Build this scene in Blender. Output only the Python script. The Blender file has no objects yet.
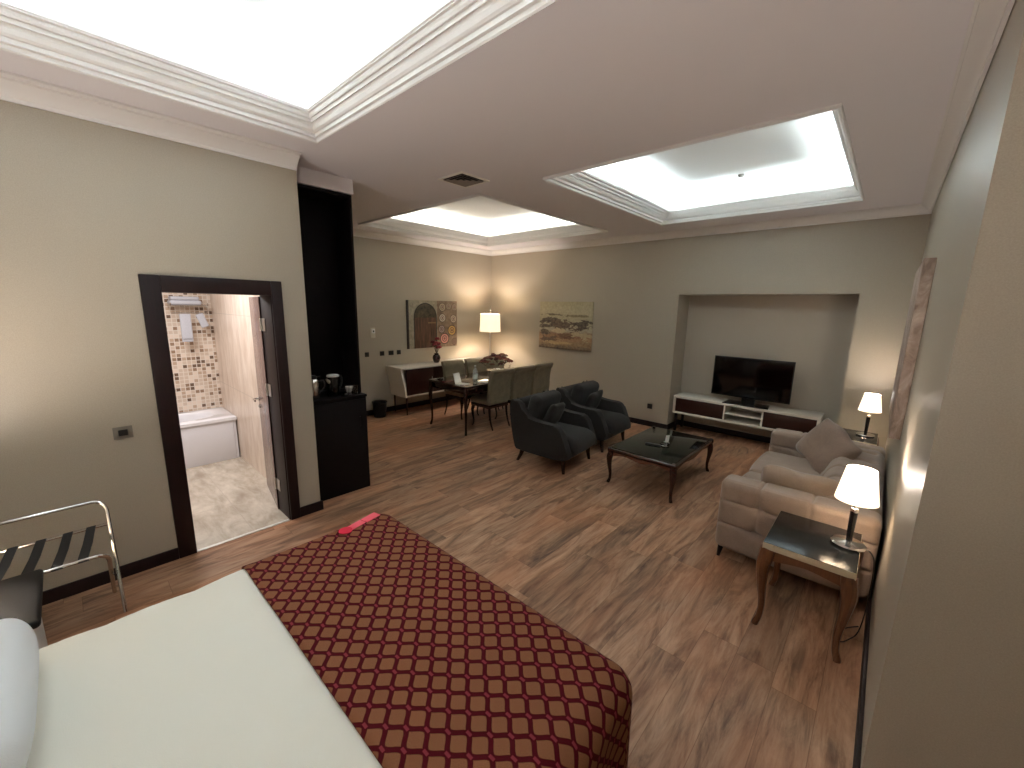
import bpy, bmesh, math, random
from math import sin, cos, pi, radians as R
from mathutils import Vector, Matrix
random.seed(7)
C = bpy.context.scene.collection
S = bpy.context.scene

# ---------------------------------------------------------------- camera, world, exposure
EYE = 1.95
cam_d = bpy.data.cameras.new('camera'); cam = bpy.data.objects.new('camera', cam_d); C.objects.link(cam)
cam_d.sensor_fit = 'HORIZONTAL'; cam_d.sensor_width = 36.0; cam_d.lens = 408.1 / 1024 * 36.0
cam_d.clip_start = 0.02
yaw, pit, rol = 0.738577, 0.187057, 0.0191533
fw = Vector((-sin(yaw) * cos(pit), cos(yaw) * cos(pit), -sin(pit)))
rt = Vector((cos(yaw), sin(yaw), 0)); up = rt.cross(fw)
r2 = cos(rol) * rt + sin(rol) * up; u2 = -sin(rol) * rt + cos(rol) * up
cam.matrix_world = Matrix.Translation((0, 0, EYE)) @ Matrix((r2, u2, -fw)).transposed().to_4x4()
S.camera = cam
S.view_settings.view_transform = 'Standard'; S.view_settings.look = 'None'
S.view_settings.gamma = 1.0; S.view_settings.use_curve_mapping = False
S.view_settings.exposure = 1.08
w = bpy.data.worlds.new('world'); S.world = w; w.use_nodes = True
w.node_tree.nodes['Background'].inputs[0].default_value = (0.02, 0.02, 0.022, 1)

def lamp(name, kind, loc, power, col, size=0.1, size_y=None, rot=(0, 0, 0), **kw):
    d = bpy.data.lights.new(name, kind); d.energy = power; d.color = col
    if kind == 'AREA':
        d.shape = 'RECTANGLE'; d.size = size; d.size_y = size_y or size
    else: d.shadow_soft_size = size
    for k, v in kw.items(): setattr(d, k, v)
    o = bpy.data.objects.new(name, d); C.objects.link(o); o.location = loc; o.rotation_euler = rot
    return o

# ceiling trays: outer rectangle of the moulding, inner lip rectangle, LED colour and watts per metre
ZC, ZL, ZR = 3.13, 3.26, 3.475
TRAYS = [
    ((-3.305, -0.62, -0.40, 1.444), (-3.115, -0.49, -0.54, 1.305), (0.78, 0.92, 1.0), 3.3),
    ((-2.55, 3.17, -0.375, 5.82), (-2.37, 3.31, -0.47, 5.69), (0.80, 0.95, 1.0), 3.1),
    ((-6.06, 3.17, -3.40, 5.86), (-5.86, 3.31, -3.58, 5.69), (0.99, 1.0, 0.90), 1.6),
]
for (o, i, c, wpm) in TRAYS:
    x0, y0, x1, y1 = i; g = 0.045
    for (cx, cy, L, horiz) in (((x0+x1)/2, y0-g, x1-x0, 1), ((x0+x1)/2, y1+g, x1-x0, 1), (x0-g, (y0+y1)/2, y1-y0, 0), (x1+g, (y0+y1)/2, y1-y0, 0)):
        lamp('cove_light', 'AREA', (cx, cy, ZL-0.018), wpm*L, c, L if horiz else 0.02, 0.02 if horiz else L, rot=(pi, 0, 0))
# bathroom ceiling lamp
lamp('bathroom_light', 'AREA', (-5.0, 0.55, 2.43), 17, (1.0, 0.97, 0.98), 1.0, 0.6)
# lamps of the room, plus one added fill lamp (all built further down)
WARM = (1.0, 0.90, 0.83)
FLAMP = (-6.037, 5.93); TL1 = (0.0, 3.05, 0.572); TL2 = (-0.03, 6.08, 0.572); BL = (-2.86, -0.50, 0.545); BR_FILL = (0.0, -0.55, 0.545)

# ---------------------------------------------------------------- helpers
def lin(c):
    f = lambda v: v/12.92 if v <= 0.04045 else ((v+0.055)/1.055)**2.4
    return (f(c[0]/255), f(c[1]/255), f(c[2]/255), 1)

class NT:
    def __init__(s, name):
        s.m = bpy.data.materials.new(name); s.m.use_nodes = True; s.t = s.m.node_tree
        s.b = s.t.nodes['Principled BSDF']
    def n(s, typ, props=None, **inp):
        nd = s.t.nodes.new(typ)
        for k, v in (props or {}).items(): setattr(nd, k, v)
        for k, v in inp.items():
            key = int(k[1:]) if k[0] == '_' and k[1:].isdigit() else k.replace('_', ' ')
            s.set(nd.inputs[key], v)
        return nd
    def set(s, sock, v):
        if isinstance(v, bpy.types.NodeSocket): s.t.links.new(v, sock)
        else: sock.default_value = v
    def math(s, op, a, b=0.0, c=0.0):
        nd = s.t.nodes.new('ShaderNodeMath'); nd.operation = op
        s.set(nd.inputs[0], a); s.set(nd.inputs[1], b); s.set(nd.inputs[2], c)
        return nd.outputs[0]
    def mix(s, f, a, b, mode='MIX'):
        nd = s.t.nodes.new('ShaderNodeMix'); nd.data_type = 'RGBA'; nd.blend_type = mode
        s.set(nd.inputs[0], f); s.set(nd.inputs[6], a); s.set(nd.inputs[7], b)
        return nd.outputs[2]
    def ramp(s, f, pts, interp='LINEAR'):
        nd = s.t.nodes.new('ShaderNodeValToRGB'); nd.color_ramp.interpolation = interp
        e = nd.color_ramp.elements
        while len(e) < len(pts): e.new(0.5)
        for el, (p, c) in zip(e, pts): el.position = p; el.color = c if len(c) == 4 else (*c, 1)
        s.set(nd.inputs[0], f); return nd.outputs[0]
    def pos(s, kind='Object', scale=(1, 1, 1), loc=(0, 0, 0), rot=(0, 0, 0)):
        if kind == 'World': src = s.t.nodes.new('ShaderNodeNewGeometry').outputs['Position']
        else: src = s.t.nodes.new('ShaderNodeTexCoord').outputs[kind]
        return s.n('ShaderNodeMapping', Vector=src, Scale=scale, Location=loc, Rotation=rot).outputs[0]
    def noise(s, vec, scale, detail=4, rough=0.5, dist=0.0):
        return s.n('ShaderNodeTexNoise', Vector=vec, Scale=scale, Detail=detail, Roughness=rough, Distortion=dist).outputs[0]
    def bump(s, h, strength=0.2, dist=0.01):
        nd = s.n('ShaderNodeBump', Height=h, Strength=strength, Distance=dist)
        s.set(s.b.inputs['Normal'], nd.outputs[0])
    def out(s, **kw):
        for k, v in kw.items(): s.set(s.b.inputs[k.replace('_', ' ')], v)
        return s.m

def plain(name, rgb, rough=0.5, metal=0.0, **kw):
    k = NT(name); 
    return k.out(Base_Color=lin(rgb), Roughness=rough, Metallic=metal, **kw)
def speck(name, rgb, rough=0.6, amt=0.12, scale=60, bump=0.1, stretch=(1, 1, 1), **kw):
    k = NT(name); v = k.pos('Object', scale=stretch)
    n = k.noise(v, scale, 4, 0.6)
    c = lin(rgb); d = tuple(x*(1-amt) for x in c[:3]) + (1,); l = tuple(min(1, x*(1+amt)) for x in c[:3]) + (1,)
    col = k.ramp(n, [(0.3, d), (0.7, l)])
    if bump: k.bump(n, bump, 0.002)
    return k.out(Base_Color=col, Roughness=rough, **kw)
def velvet(name, rgb, amt=0.25, sheen=0.3, rough=0.85, scale=7):
    k = NT(name); v = k.pos('Object')
    n = k.noise(v, scale, 5, 0.6, 0.6); f = k.noise(v, 220, 2, 0.5)
    c = lin(rgb); d = tuple(x*(1-amt) for x in c[:3]) + (1,); l = tuple(min(1, x*(1+amt)) for x in c[:3]) + (1,)
    col = k.mix(0.18, k.ramp(n, [(0.3, d), (0.7, l)]), k.ramp(f, [(0.3, (0, 0, 0, 1)), (0.7, l)]))
    k.bump(f, 0.15, 0.002)
    return k.out(Base_Color=col, Roughness=rough, **{'Sheen Weight': sheen, 'Sheen Roughness': 0.5})
def wood(name, dark, light, rough=0.3, axis=2, scale=6, coat=0.0):
    k = NT(name); sc = [14, 14, 14]; sc[axis] = 1.2
    v = k.pos('Object', scale=tuple(sc)); n = k.noise(v, scale, 6, 0.65, 1.2)
    col = k.ramp(n, [(0.25, lin(dark)), (0.75, lin(light))])
    k.bump(n, 0.05, 0.001)
    return k.out(Base_Color=col, Roughness=rough, **{'Coat Weight': coat, 'Coat Roughness': 0.1})
def glow(name, rgb, strength, base=(240, 235, 225)):
    k = NT(name)
    return k.out(Base_Color=lin(base), Roughness=0.8, **{'Emission Color': lin(rgb), 'Emission Strength': strength})

def finish(name, bm, mat, parent=None, angle=35, smooth=True, kind=None):
    me = bpy.data.meshes.new(name)
    bmesh.ops.recalc_face_normals(bm, faces=bm.faces[:])
    bm.to_mesh(me); bm.free()
    if smooth:
        me.polygons.foreach_set('use_smooth', [True]*len(me.polygons)); me.set_sharp_from_angle(angle=R(angle))
    o = bpy.data.objects.new(name, me); C.objects.link(o)
    for m in (mat if isinstance(mat, (list, tuple)) else [mat]): me.materials.append(m)
    if parent: o.parent = parent
    if kind: o['kind'] = kind
    return o
def thing(name, label, cat, loc=(0, 0, 0), rz=0.0, group=None):
    o = bpy.data.objects.new(name, None); C.objects.link(o)
    o.location = loc; o.rotation_euler = (0, 0, rz); o.empty_display_size = 0.1
    o['label'] = label; o['category'] = cat
    if group: o['group'] = group
    return o
def tag(o, label, cat, group=None):
    o['label'] = label; o['category'] = cat
    if group: o['group'] = group
    return o
def struct(name, bm, mat, label=None, parent=None, smooth=True):
    o = finish(name, bm, mat, parent, smooth=smooth)
    if not parent: o['kind'] = 'structure'
    if label: o['label'] = label
    return o
def dup(root, loc, rz, label=None, group=None):
    r = root.copy(); C.objects.link(r); r.location = loc; r.rotation_euler = (0, 0, rz)
    if label: r['label'] = label
    if group: r['group'] = group
    for ch in list(root.children):
        c = ch.copy(); C.objects.link(c); c.parent = r
        for g in ch.children:
            d = g.copy(); C.objects.link(d); d.parent = c
    return r

def new(): return bmesh.new()
def box(bm, lo, hi, bev=0.0, seg=2, mi=0):
    lo, hi = Vector(lo), Vector(hi); g = bmesh.ops.create_cube(bm, size=1)
    vs = g['verts']
    for v in vs: v.co = Vector([(lo[i]+hi[i])/2 + v.co[i]*(hi[i]-lo[i]) for i in range(3)])
    es = list({e for v in vs for e in v.link_edges}); fs = {f for v in vs for f in v.link_faces}
    for f in fs: f.material_index = mi
    if bev > 0:
        r = bmesh.ops.bevel(bm, geom=es, offset=bev, segments=seg, profile=0.5, affect='EDGES')
        for f in r['faces']: f.material_index = mi
    return bm
def rbox(bm, lo, hi, r=0.05, step=0.04, arc=4, disp=None):
    """rounded box with a dense surface grid; disp(p, n) -> offset along the normal"""
    lo, hi = Vector(lo), Vector(hi); r = min(r, *[(hi[i]-lo[i])/2*0.999 for i in range(3)])
    ax = []
    for i in range(3):
        a = [lo[i] + r*(1-cos(pi/2*k/arc)) if False else lo[i] + r*(1-math.tan(pi/4*(1-k/arc))) for k in range(arc)]
        L = hi[i]-lo[i]-2*r; n = max(1, round(L/step))
        a += [lo[i]+r+L*k/n for k in range(n+1)]
        a += [lo[i]+hi[i]-x for x in a[arc-1::-1]] if True else []
        ax.append(a)
    cache = {}
    def V(i, j, k):
        key = (i, j, k)
        if key in cache: return cache[key]
        p = Vector((ax[0][i], ax[1][j], ax[2][k]))
        q = Vector([min(max(p[t], lo[t]+r), hi[t]-r) for t in range(3)])
        d = p-q; n = d.normalized() if d.length > 1e-9 else Vector((0, 0, 1)); p = q+n*r
        if disp: p = p + n*disp(p, n)
        cache[key] = bm.verts.new(p); return cache[key]
    N = [len(a)-1 for a in ax]
    for d in range(3):
        a, b = [t for t in range(3) if t != d]
        for s in (0, N[d]):
            for i in range(N[a]):
                for j in range(N[b]):
                    q = []
                    for (u, v) in ((i, j), (i+1, j), (i+1, j+1), (i, j+1)):
                        ijk = [0, 0, 0]; ijk[d] = s; ijk[a] = u; ijk[b] = v; q.append(V(*ijk))
                    bm.faces.new(q)
    return bm
def tube(bm, pts, rad, seg=10, cap=True):
    pts = [Vector(p) for p in pts]; n = len(pts)
    rads = rad if isinstance(rad, (list, tuple)) else [rad]*n
    rings = []; prev = None
    for i, p in enumerate(pts):
        t = (pts[min(i+1, n-1)]-pts[max(i-1, 0)]).normalized()
        a = prev if prev is not None else (Vector((0, 0, 1)) if abs(t.z) < 0.9 else Vector((1, 0, 0)))
        x = (a - t*a.dot(t)).normalized(); y = t.cross(x); prev = x
        rings.append([bm.verts.new(p + (x*cos(2*pi*k/seg)+y*sin(2*pi*k/seg))*rads[i]) for k in range(seg)])
    for i in range(n-1):
        for k in range(seg):
            bm.faces.new((rings[i][k], rings[i][(k+1) % seg], rings[i+1][(k+1) % seg], rings[i+1][k]))
    if cap: bm.faces.new(rings[0][::-1]); bm.faces.new(rings[-1])
    return bm
def smoothpts(pts, sub=4):
    """Catmull-Rom through the points (any tuple length)"""
    out = []; n = len(pts)
    for i in range(n-1):
        p0, p1, p2, p3 = pts[max(i-1, 0)], pts[i], pts[i+1], pts[min(i+2, n-1)]
        for k in range(sub):
            t = k/sub
            out.append(tuple(0.5*((2*b)+(c-a)*t+(2*a-5*b+4*c-d)*t*t+(-a+3*b-3*c+d)*t**3) for a, b, c, d in zip(p0, p1, p2, p3)))
    out.append(tuple(pts[-1])); return out
def lathe(bm, prof, c=(0, 0, 0), seg=24, cap=True):
    rings = []
    for (r, z) in prof:
        rings.append([bm.verts.new((c[0]+r*cos(2*pi*k/seg), c[1]+r*sin(2*pi*k/seg), c[2]+z)) for k in range(seg)])
    for i in range(len(prof)-1):
        for k in range(seg): bm.faces.new((rings[i][k], rings[i][(k+1) % seg], rings[i+1][(k+1) % seg], rings[i+1][k]))
    if cap:
        if prof[0][0] > 1e-4: bm.faces.new(rings[0][::-1])
        if prof[-1][0] > 1e-4: bm.faces.new(rings[-1])
    return bm
def prism(bm, poly, axis, a, b, bev=0.0, seg=2):
    """poly: 2-D points in the two remaining axes (in order), extruded from a to b along axis"""
    def P(u, v, w):
        q = [u, v]; q.insert(axis, w); return q
    A = [bm.verts.new(P(u, v, a)) for u, v in poly]; B = [bm.verts.new(P(u, v, b)) for u, v in poly]
    f1 = bm.faces.new(A); f2 = bm.faces.new(B[::-1]); n = len(poly)
    for i in range(n): bm.faces.new((A[i], B[i], B[(i+1) % n], A[(i+1) % n]))
    if bev > 0:
        es = list(f1.edges)+list(f2.edges)
        bmesh.ops.bevel(bm, geom=es, offset=bev, segments=seg, profile=0.5, affect='EDGES')
    return bm
def pillow_bm(w, h, t, n=16, pinch=0.07, M=None, seed=0):
    """scatter cushion standing in local XZ, thickness along Y"""
    bm = new(); rnd = random.Random(seed); ph = [rnd.uniform(0, 6) for _ in range(4)]
    grid = {}
    for s in (1, -1):
        for i in range(n+1):
            for j in range(n+1):
                u = -1+2*i/n; v = -1+2*j/n; edge = i in (0, n) or j in (0, n)
                if edge and s == -1: grid[(s, i, j)] = grid[(1, i, j)]; continue
                x = u*w/2*(1-pinch*(1-v*v)); z = v*h/2*(1-pinch*(1-u*u))
                cr = (u*u*v*v)**2.5; x *= 1-0.09*cr; z *= 1-0.09*cr
                th = t/2*((1-abs(u)**3.2)*(1-abs(v)**3.2))**0.5
                th *= 1+0.10*sin(3*u+ph[0])*cos(2.5*v+ph[1])
                z += 0.012*sin(5*u+ph[2])*(1 if edge else .4)
                grid[(s, i, j)] = bm.verts.new((x, s*th, z))
    for s in (1, -1):
        for i in range(n):
            for j in range(n):
                q = [grid[(s, i, j)], grid[(s, i+1, j)], grid[(s, i+1, j+1)], grid[(s, i, j+1)]]
                bm.faces.new(q if s == 1 else q[::-1])
    if M is not None: bmesh.ops.transform(bm, matrix=M, verts=bm.verts[:])
    return bm
def cabriole(bm, x, y, ztop, dx, dy, r0=0.032, r1=0.013, out=0.03):
    """S-curved leg; (dx,dy) outward direction"""
    L = math.hypot(dx, dy) or 1; dx, dy = dx/L, dy/L
    P = [(0, 1.0, r0), (0.25, 0.9, r0*1.05), (0.55, 0.78, r0*0.95), (0.35, 0.55, r0*0.68), (-0.1, 0.3, r0*0.5), (0.0, 0.12, r1*1.05), (0.45, 0.03, r1*1.2), (0.55, 0.0, r1*1.15)]
    pts = smoothpts(P, 3)
    return tube(bm, [(x+dx*out*p[0], y+dy*out*p[0], ztop*max(0, p[1])) for p in pts], [p[2] for p in pts], 10)
def T(bm, M): bmesh.ops.transform(bm, matrix=M, verts=bm.verts[:]); return bm

# ---------------------------------------------------------------- materials
def wall_mat(name, rgb, rough=0.42):
    k = NT(name); v = k.pos('World')
    n = k.noise(v, 190, 3, 0.7); s = k.noise(v, 1.3, 3, 0.5)
    c = lin(rgb); f = lambda m: tuple(x*m for x in c[:3])+(1,)
    col = k.mix(0.5, k.ramp(n, [(0.3, f(0.80)), (0.7, f(1.16))]), k.ramp(s, [(0.3, f(0.97)), (0.7, f(1.03))]))
    k.bump(n, 0.12, 0.002)
    return k.out(Base_Color=col, Roughness=rough, **{'Specular IOR Level': 0.45})
WALL = wall_mat('wallpaper', (172, 161, 144))
NICHE = wall_mat('niche_paper', (178, 166, 150), 0.4)
CEIL = plain('ceiling_paint', (232, 228, 231), 0.75)
CROWN = plain('moulding_paint', (230, 227, 224), 0.6)
RECESS = plain('recess_paint', (240, 240, 238), 0.85)
DARK = wood('espresso_wood', (18, 7, 8), (34, 14, 14), 0.5, 2)
BLACKC = wood('black_cabinet', (7, 3, 4), (14, 8, 9), 0.6, 2); BLACKC.node_tree.nodes['Principled BSDF'].inputs['Specular IOR Level'].default_value = 0.2
DARK.node_tree.nodes['Principled BSDF'].inputs['Specular IOR Level'].default_value = 0.3
CHROME = plain('chrome', (205, 202, 198), 0.16, 1.0)
STEEL = plain('steel', (190, 188, 184), 0.3, 1.0)
BLACK = plain('black_plastic', (14, 14, 15), 0.35)
BLACKGLOSS = plain('black_gloss', (6, 7, 8), 0.08)
WHITEP = plain('white_plastic', (228, 228, 226), 0.4)
LACQ = plain('white_lacquer', (226, 220, 208), 0.25, **{'Coat Weight': 0.3})

def floor_mat():
    k = NT('laminate_floor'); W, L = 0.195, 1.25
    src = k.t.nodes.new('ShaderNodeNewGeometry').outputs['Position']
    sp = k.n('ShaderNodeSeparateXYZ', Vector=src); X, Y = sp.outputs[0], sp.outputs[1]
    u = k.math('DIVIDE', X, W); row = k.math('FLOOR', u)
    rr = k.n('ShaderNodeTexWhiteNoise', {'noise_dimensions': '1D'}, W=row).outputs[0]
    v = k.math('ADD', k.math('DIVIDE', Y, L), k.math('MULTIPLY', rr, 1.0)); col_i = k.math('FLOOR', v)
    comb = k.n('ShaderNodeCombineXYZ', X=row, Y=col_i)
    pn = k.n('ShaderNodeTexWhiteNoise', {'noise_dimensions': '2D'}, Vector=comb.outputs[0])
    pv = pn.outputs[0]
    off = k.n('ShaderNodeVectorMath', {'operation': 'SCALE'}, Vector=pn.outputs[1], Scale=9.0)
    vv = k.n('ShaderNodeVectorMath', {'operation': 'ADD'}, _0=src, _1=off.outputs[0]).outputs[0]
    m1 = k.n('ShaderNodeMapping', Vector=vv, Scale=(1.0, 0.17, 1)).outputs[0]
    m2 = k.n('ShaderNodeMapping', Vector=vv, Scale=(1.0, 0.09, 1)).outputs[0]
    big = k.noise(m1, 8.0, 8, 0.66, 1.1); fine = k.noise(m2, 46, 5, 0.65, 0.6)
    blot = k.noise(k.n('ShaderNodeMapping', Vector=src, Scale=(1, 0.5, 1)).outputs[0], 2.2, 4, 0.55, 0.5)
    base = k.ramp(big, [(0.30, lin((52, 34, 27))), (0.41, lin((112, 82, 63))), (0.50, lin((164, 126, 98))), (0.66, lin((202, 166, 136)))])
    base = k.mix(0.32, base, k.ramp(fine, [(0.34, lin((72, 50, 40))), (0.6, lin((178, 146, 118)))]))
    base = k.mix(k.ramp(blot, [(0.4, (0, 0, 0)), (0.68, (0.5, 0.5, 0.5))]), base, lin((182, 122, 84)), 'MIX')
    tone = k.ramp(pv, [(0.0, (0.80, 0.79, 0.80)), (0.5, (0.98, 0.96, 0.96)), (1.0, (1.14, 1.10, 1.09))])
    base = k.mix(1.0, base, tone, 'MULTIPLY')
    fu = k.math('FRACT', u); fv = k.math('FRACT', v)
    ed = k.math('MINIMUM', k.math('MULTIPLY', k.math('MINIMUM', fu, k.math('SUBTRACT', 1.0, fu)), W), k.math('MULTIPLY', k.math('MINIMUM', fv, k.math('SUBTRACT', 1.0, fv)), L))
    seam = k.ramp(k.math('MULTIPLY', ed, 100.0), [(0.08, (0.62, 0.57, 0.54)), (0.22, (1, 1, 1))])
    base = k.mix(1.0, base, seam, 'MULTIPLY')
    k.bump(k.math('ADD', k.math('MULTIPLY', fine, 0.3), seam), 0.12, 0.002)
    rough = k.ramp(fine, [(0.3, (0.36, 0.36, 0.36)), (0.7, (0.5, 0.5, 0.5))])
    return k.out(Base_Color=base, Roughness=rough, **{'Specular IOR Level': 0.28})
FLOOR = floor_mat()

def runner_mat():
    k = NT('ogee_brocade'); uv = k.t.nodes.new('ShaderNodeTexCoord').outputs['UV']
    sp = k.n('ShaderNodeSeparateXYZ', Vector=uv)
    vx = k.math('MULTIPLY', sp.outputs[0], 2*pi/0.107); uy = k.math('DIVIDE', sp.outputs[1], 0.089)
    wr = k.math('SUBTRACT', k.math('FRACT', uy), 0.5); a = k.math('ABSOLUTE', wr)
    edge = k.math('ADD', k.math('MULTIPLY', k.math('COSINE', vx), 0.205), 0.25)
    d = k.math('SUBTRACT', a, edge)
    dist = k.math('ABSOLUTE', d)
    steep = k.math('ABSOLUTE', k.math('SINE', vx)); wid = k.math('ADD', k.math('MULTIPLY', steep, 0.05), 0.078)
    line = k.math('SMOOTH_MIN', 1.0, k.math('MAXIMUM', 0.0, k.math('MULTIPLY', k.math('SUBTRACT', dist, wid), 26.0)), 0.1)
    # the small pink-red link where two ogee tips meet
    tip = k.math('MULTIPLY', k.math('LESS_THAN', a, 0.06), k.math('LESS_THAN', k.math('COSINE', vx), -0.80))
    tip2 = k.math('MULTIPLY', k.math('GREATER_THAN', a, 0.44), k.math('GREATER_THAN', k.math('COSINE', vx), 0.80))
    tips = k.math('MAXIMUM', tip, tip2)
    wv = k.noise(k.n('ShaderNodeMapping', Vector=uv, Scale=(1, 1, 1)).outputs[0], 420, 2, 0.5)
    tan = k.ramp(wv, [(0.3, lin((106, 68, 45))), (0.7, lin((146, 98, 66)))])
    dark = k.ramp(wv, [(0.3, lin((54, 2, 10))), (0.7, lin((90, 6, 20)))])
    col = k.mix(line, dark, tan); col = k.mix(tips, col, lin((126, 44, 54)))
    k.bump(k.math('ADD', k.math('MULTIPLY', line, 0.7), k.math('MULTIPLY', wv, 0.3)), 0.25, 0.002)
    return k.out(Base_Color=col, Roughness=0.85, **{'Specular IOR Level': 0.15})
RUNNER = runner_mat()

def stone_mat(name, a, b, rough=0.25, tile=(0.45, 0.9), axes=(0, 1), grout=(190, 178, 164), stretch=(1, 1, 1)):
    k = NT(name); src = k.t.nodes.new('ShaderNodeNewGeometry').outputs['Position']
    sp = k.n('ShaderNodeSeparateXYZ', Vector=src); U, V = sp.outputs[axes[0]], sp.outputs[axes[1]]
    m = k.n('ShaderNodeMapping', Vector=src, Scale=stretch).outputs[0]
    n = k.noise(m, 4.5, 7, 0.65, 0.35)
    col = k.ramp(n, [(0.3, lin(a)), (0.68, lin(b))])
    fu = k.math('FRACT', k.math('DIVIDE', U, tile[0])); fv = k.math('FRACT', k.math('DIVIDE', V, tile[1]))
    e = k.math('MINIMUM', k.math('MULTIPLY', k.math('MINIMUM', fu, k.math('SUBTRACT', 1.0, fu)), tile[0]), k.math('MULTIPLY', k.math('MINIMUM', fv, k.math('SUBTRACT', 1.0, fv)), tile[1]))
    col = k.mix(k.math('LESS_THAN', e, 0.0025), col, lin(grout))
    return k.out(Base_Color=col, Roughness=rough)
TRAVF = stone_mat('travertine_floor', (168, 154, 136), (222, 212, 196), 0.22, (0.45, 0.9), (1, 0), stretch=(0.6, 1.5, 1))
TRAVW = stone_mat('travertine_wall', (204, 182, 162), (240, 226, 212), 0.3, (0.45, 0.9), (0, 2), stretch=(2.2, 1, 0.5))
def mosaic_mat():
    k = NT('mosaic_tiles'); src = k.t.nodes.new('ShaderNodeNewGeometry').outputs['Position']
    sp = k.n('ShaderNodeSeparateXYZ', Vector=src); t = 0.048
    u = k.math('DIVIDE', sp.outputs[1], t); v = k.math('DIVIDE', sp.outputs[2], t)
    cell = k.n('ShaderNodeCombineXYZ', X=k.math('FLOOR', u), Y=k.math('FLOOR', v)).outputs[0]
    wn = k.n('ShaderNodeTexWhiteNoise', {'noise_dimensions': '2D'}, Vector=cell).outputs[0]
    col = k.ramp(wn, [(0.0, lin((214, 196, 178))), (0.34, lin((232, 216, 200))), (0.55, lin((196, 172, 150))), (0.72, lin((158, 132, 110))), (0.88, lin((118, 96, 80)))], 'CONSTANT')
    fu = k.math('FRACT', u); fv = k.math('FRACT', v)
    e = k.math('MINIMUM', k.math('MINIMUM', fu, k.math('SUBTRACT', 1.0, fu)), k.math('MINIMUM', fv, k.math('SUBTRACT', 1.0, fv)))
    col = k.mix(k.math('LESS_THAN', e, 0.09), col, lin((232, 222, 210)))
    return k.out(Base_Color=col, Roughness=0.25)
MOSAIC = mosaic_mat()

# ---------------------------------------------------------------- room shell
XR, XB, XF = 0.168, -3.785, -6.62          # right wall, bathroom wall, far-left wall
YF, YB, YRET, XE = 6.53, -0.90, 1.99, 1.70  # far wall, back wall, return of the right wall, entrance side
b = new(); box(b, (XF-0.1, YB-0.1, -0.1), (XE+0.1, 7.15, 0)); 
fl = struct('floor', b, FLOOR, 'brown wood-look laminate floor in long planks', smooth=False)
# the bathroom floor starts at the door threshold
b = new(); box(b, (-6.6, -0.7, 0.0005), (-3.80, 1.33, 0.006)); struct('floor_bathroom', b, TRAVF, 'pale travertine tile floor of the bathroom', smooth=False)
b = new(); box(b, (-3.80, 0.496, 0.0005), (-3.772, 1.175, 0.008), 0.002); struct('trim_4', b, plain('threshold', (232, 228, 220), 0.3, 0.2), 'bright threshold strip under the bathroom door')

def panel(name, axis, a0, a1, u0, u1, z0, z1, holes, mat, label):
    """wall slab with thickness a0..a1 on 'axis' (0: X wall running in Y, 1: Y wall running in X)"""
    us = sorted({u0, u1, *[h[0] for h in holes], *[h[1] for h in holes]}); zs = sorted({z0, z1, *[h[2] for h in holes], *[h[3] for h in holes]})
    bm = new()
    for i in range(len(us)-1):
        for j in range(len(zs)-1):
            cu, cz = (us[i]+us[i+1])/2, (zs[j]+zs[j+1])/2
            if any(h[0] < cu < h[1] and h[2] < cz < h[3] for h in holes): continue
            lo = (a0, us[i], zs[j]) if axis == 0 else (us[i], a0, zs[j]); hi = (a1, us[i+1], zs[j+1]) if axis == 0 else (us[i+1], a1, zs[j+1])
            box(bm, lo, hi)
    bmesh.ops.remove_doubles(bm, verts=bm.verts[:], dist=1e-5)
    seen = {}
    for f in bm.faces[:]:
        k = tuple(round(x, 4) for x in f.calc_center_median()); seen.setdefault(k, []).append(f)
    bmesh.ops.delete(bm, geom=[f for l in seen.values() if len(l) > 1 for f in l], context='FACES_ONLY')
    return struct(name, bm, mat, label, smooth=False)
ZW = ZC+0.02
panel('wall_left', 0, XB-0.14, XB, YB, 1.462, 0, ZW, [(0.44, 1.23, 0, 2.045)], WALL, 'beige textured wall around the bathroom doorway')
panel('wall_far_left', 0, XF-0.12, XF, 2.16, YF, 0, ZW, [], WALL, 'beige wall behind the sideboard')
panel('wall_partition', 1, 2.085, 2.16, XF, -4.27, 0, ZW, [], WALL, 'thin beige wall end beside the black minibar unit')
NX0, NX1, NZ = -2.475, -0.318, 2.185
b = new()
for lo, hi in (((XF-0.12, YF, 0), (NX0-0.0, 7.02, ZW)), ((NX1, YF, 0), (XR+0.12, 7.02, ZW)), ((NX0, YF, NZ), (NX1, 7.02, ZW))):
    box(b, lo, hi)
struct('wall_far', b, WALL, 'beige wall with the television niche and the boat painting', smooth=False)
b = new(); box(b, (NX0, 7.0, 0), (NX1, 7.06, NZ)); struct('wall_niche', b, NICHE, 'greyish back of the television niche', smooth=False)
panel('wall_right', 0, XR, XR+0.12, YRET, YF, 0, ZW, [], WALL, 'beige wall behind the sofa with satin sheen')
panel('wall_return', 1, YRET, YRET+0.12, XR+0.12, XE, 0, ZW, [], WALL, 'brown-beige end wall at the right edge of the photo')
panel('wall_entrance', 0, XE, XE+0.12, YB, YRET+0.12, 0, ZW, [], WALL, 'beige wall at the entrance side of the bed')
panel('wall_back', 1, YB-0.12, YB, XB-0.14, XE+0.12, 0, ZW, [], WALL, 'beige wall behind the head of the bed')
# header over the minibar recess
b = new(); box(b, (-4.5, 1.462, 2.995), (-4.03, 2.075, ZW)); struct('wall_header', b, CEIL, 'short beige header above the black minibar unit', smooth=False)

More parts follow.
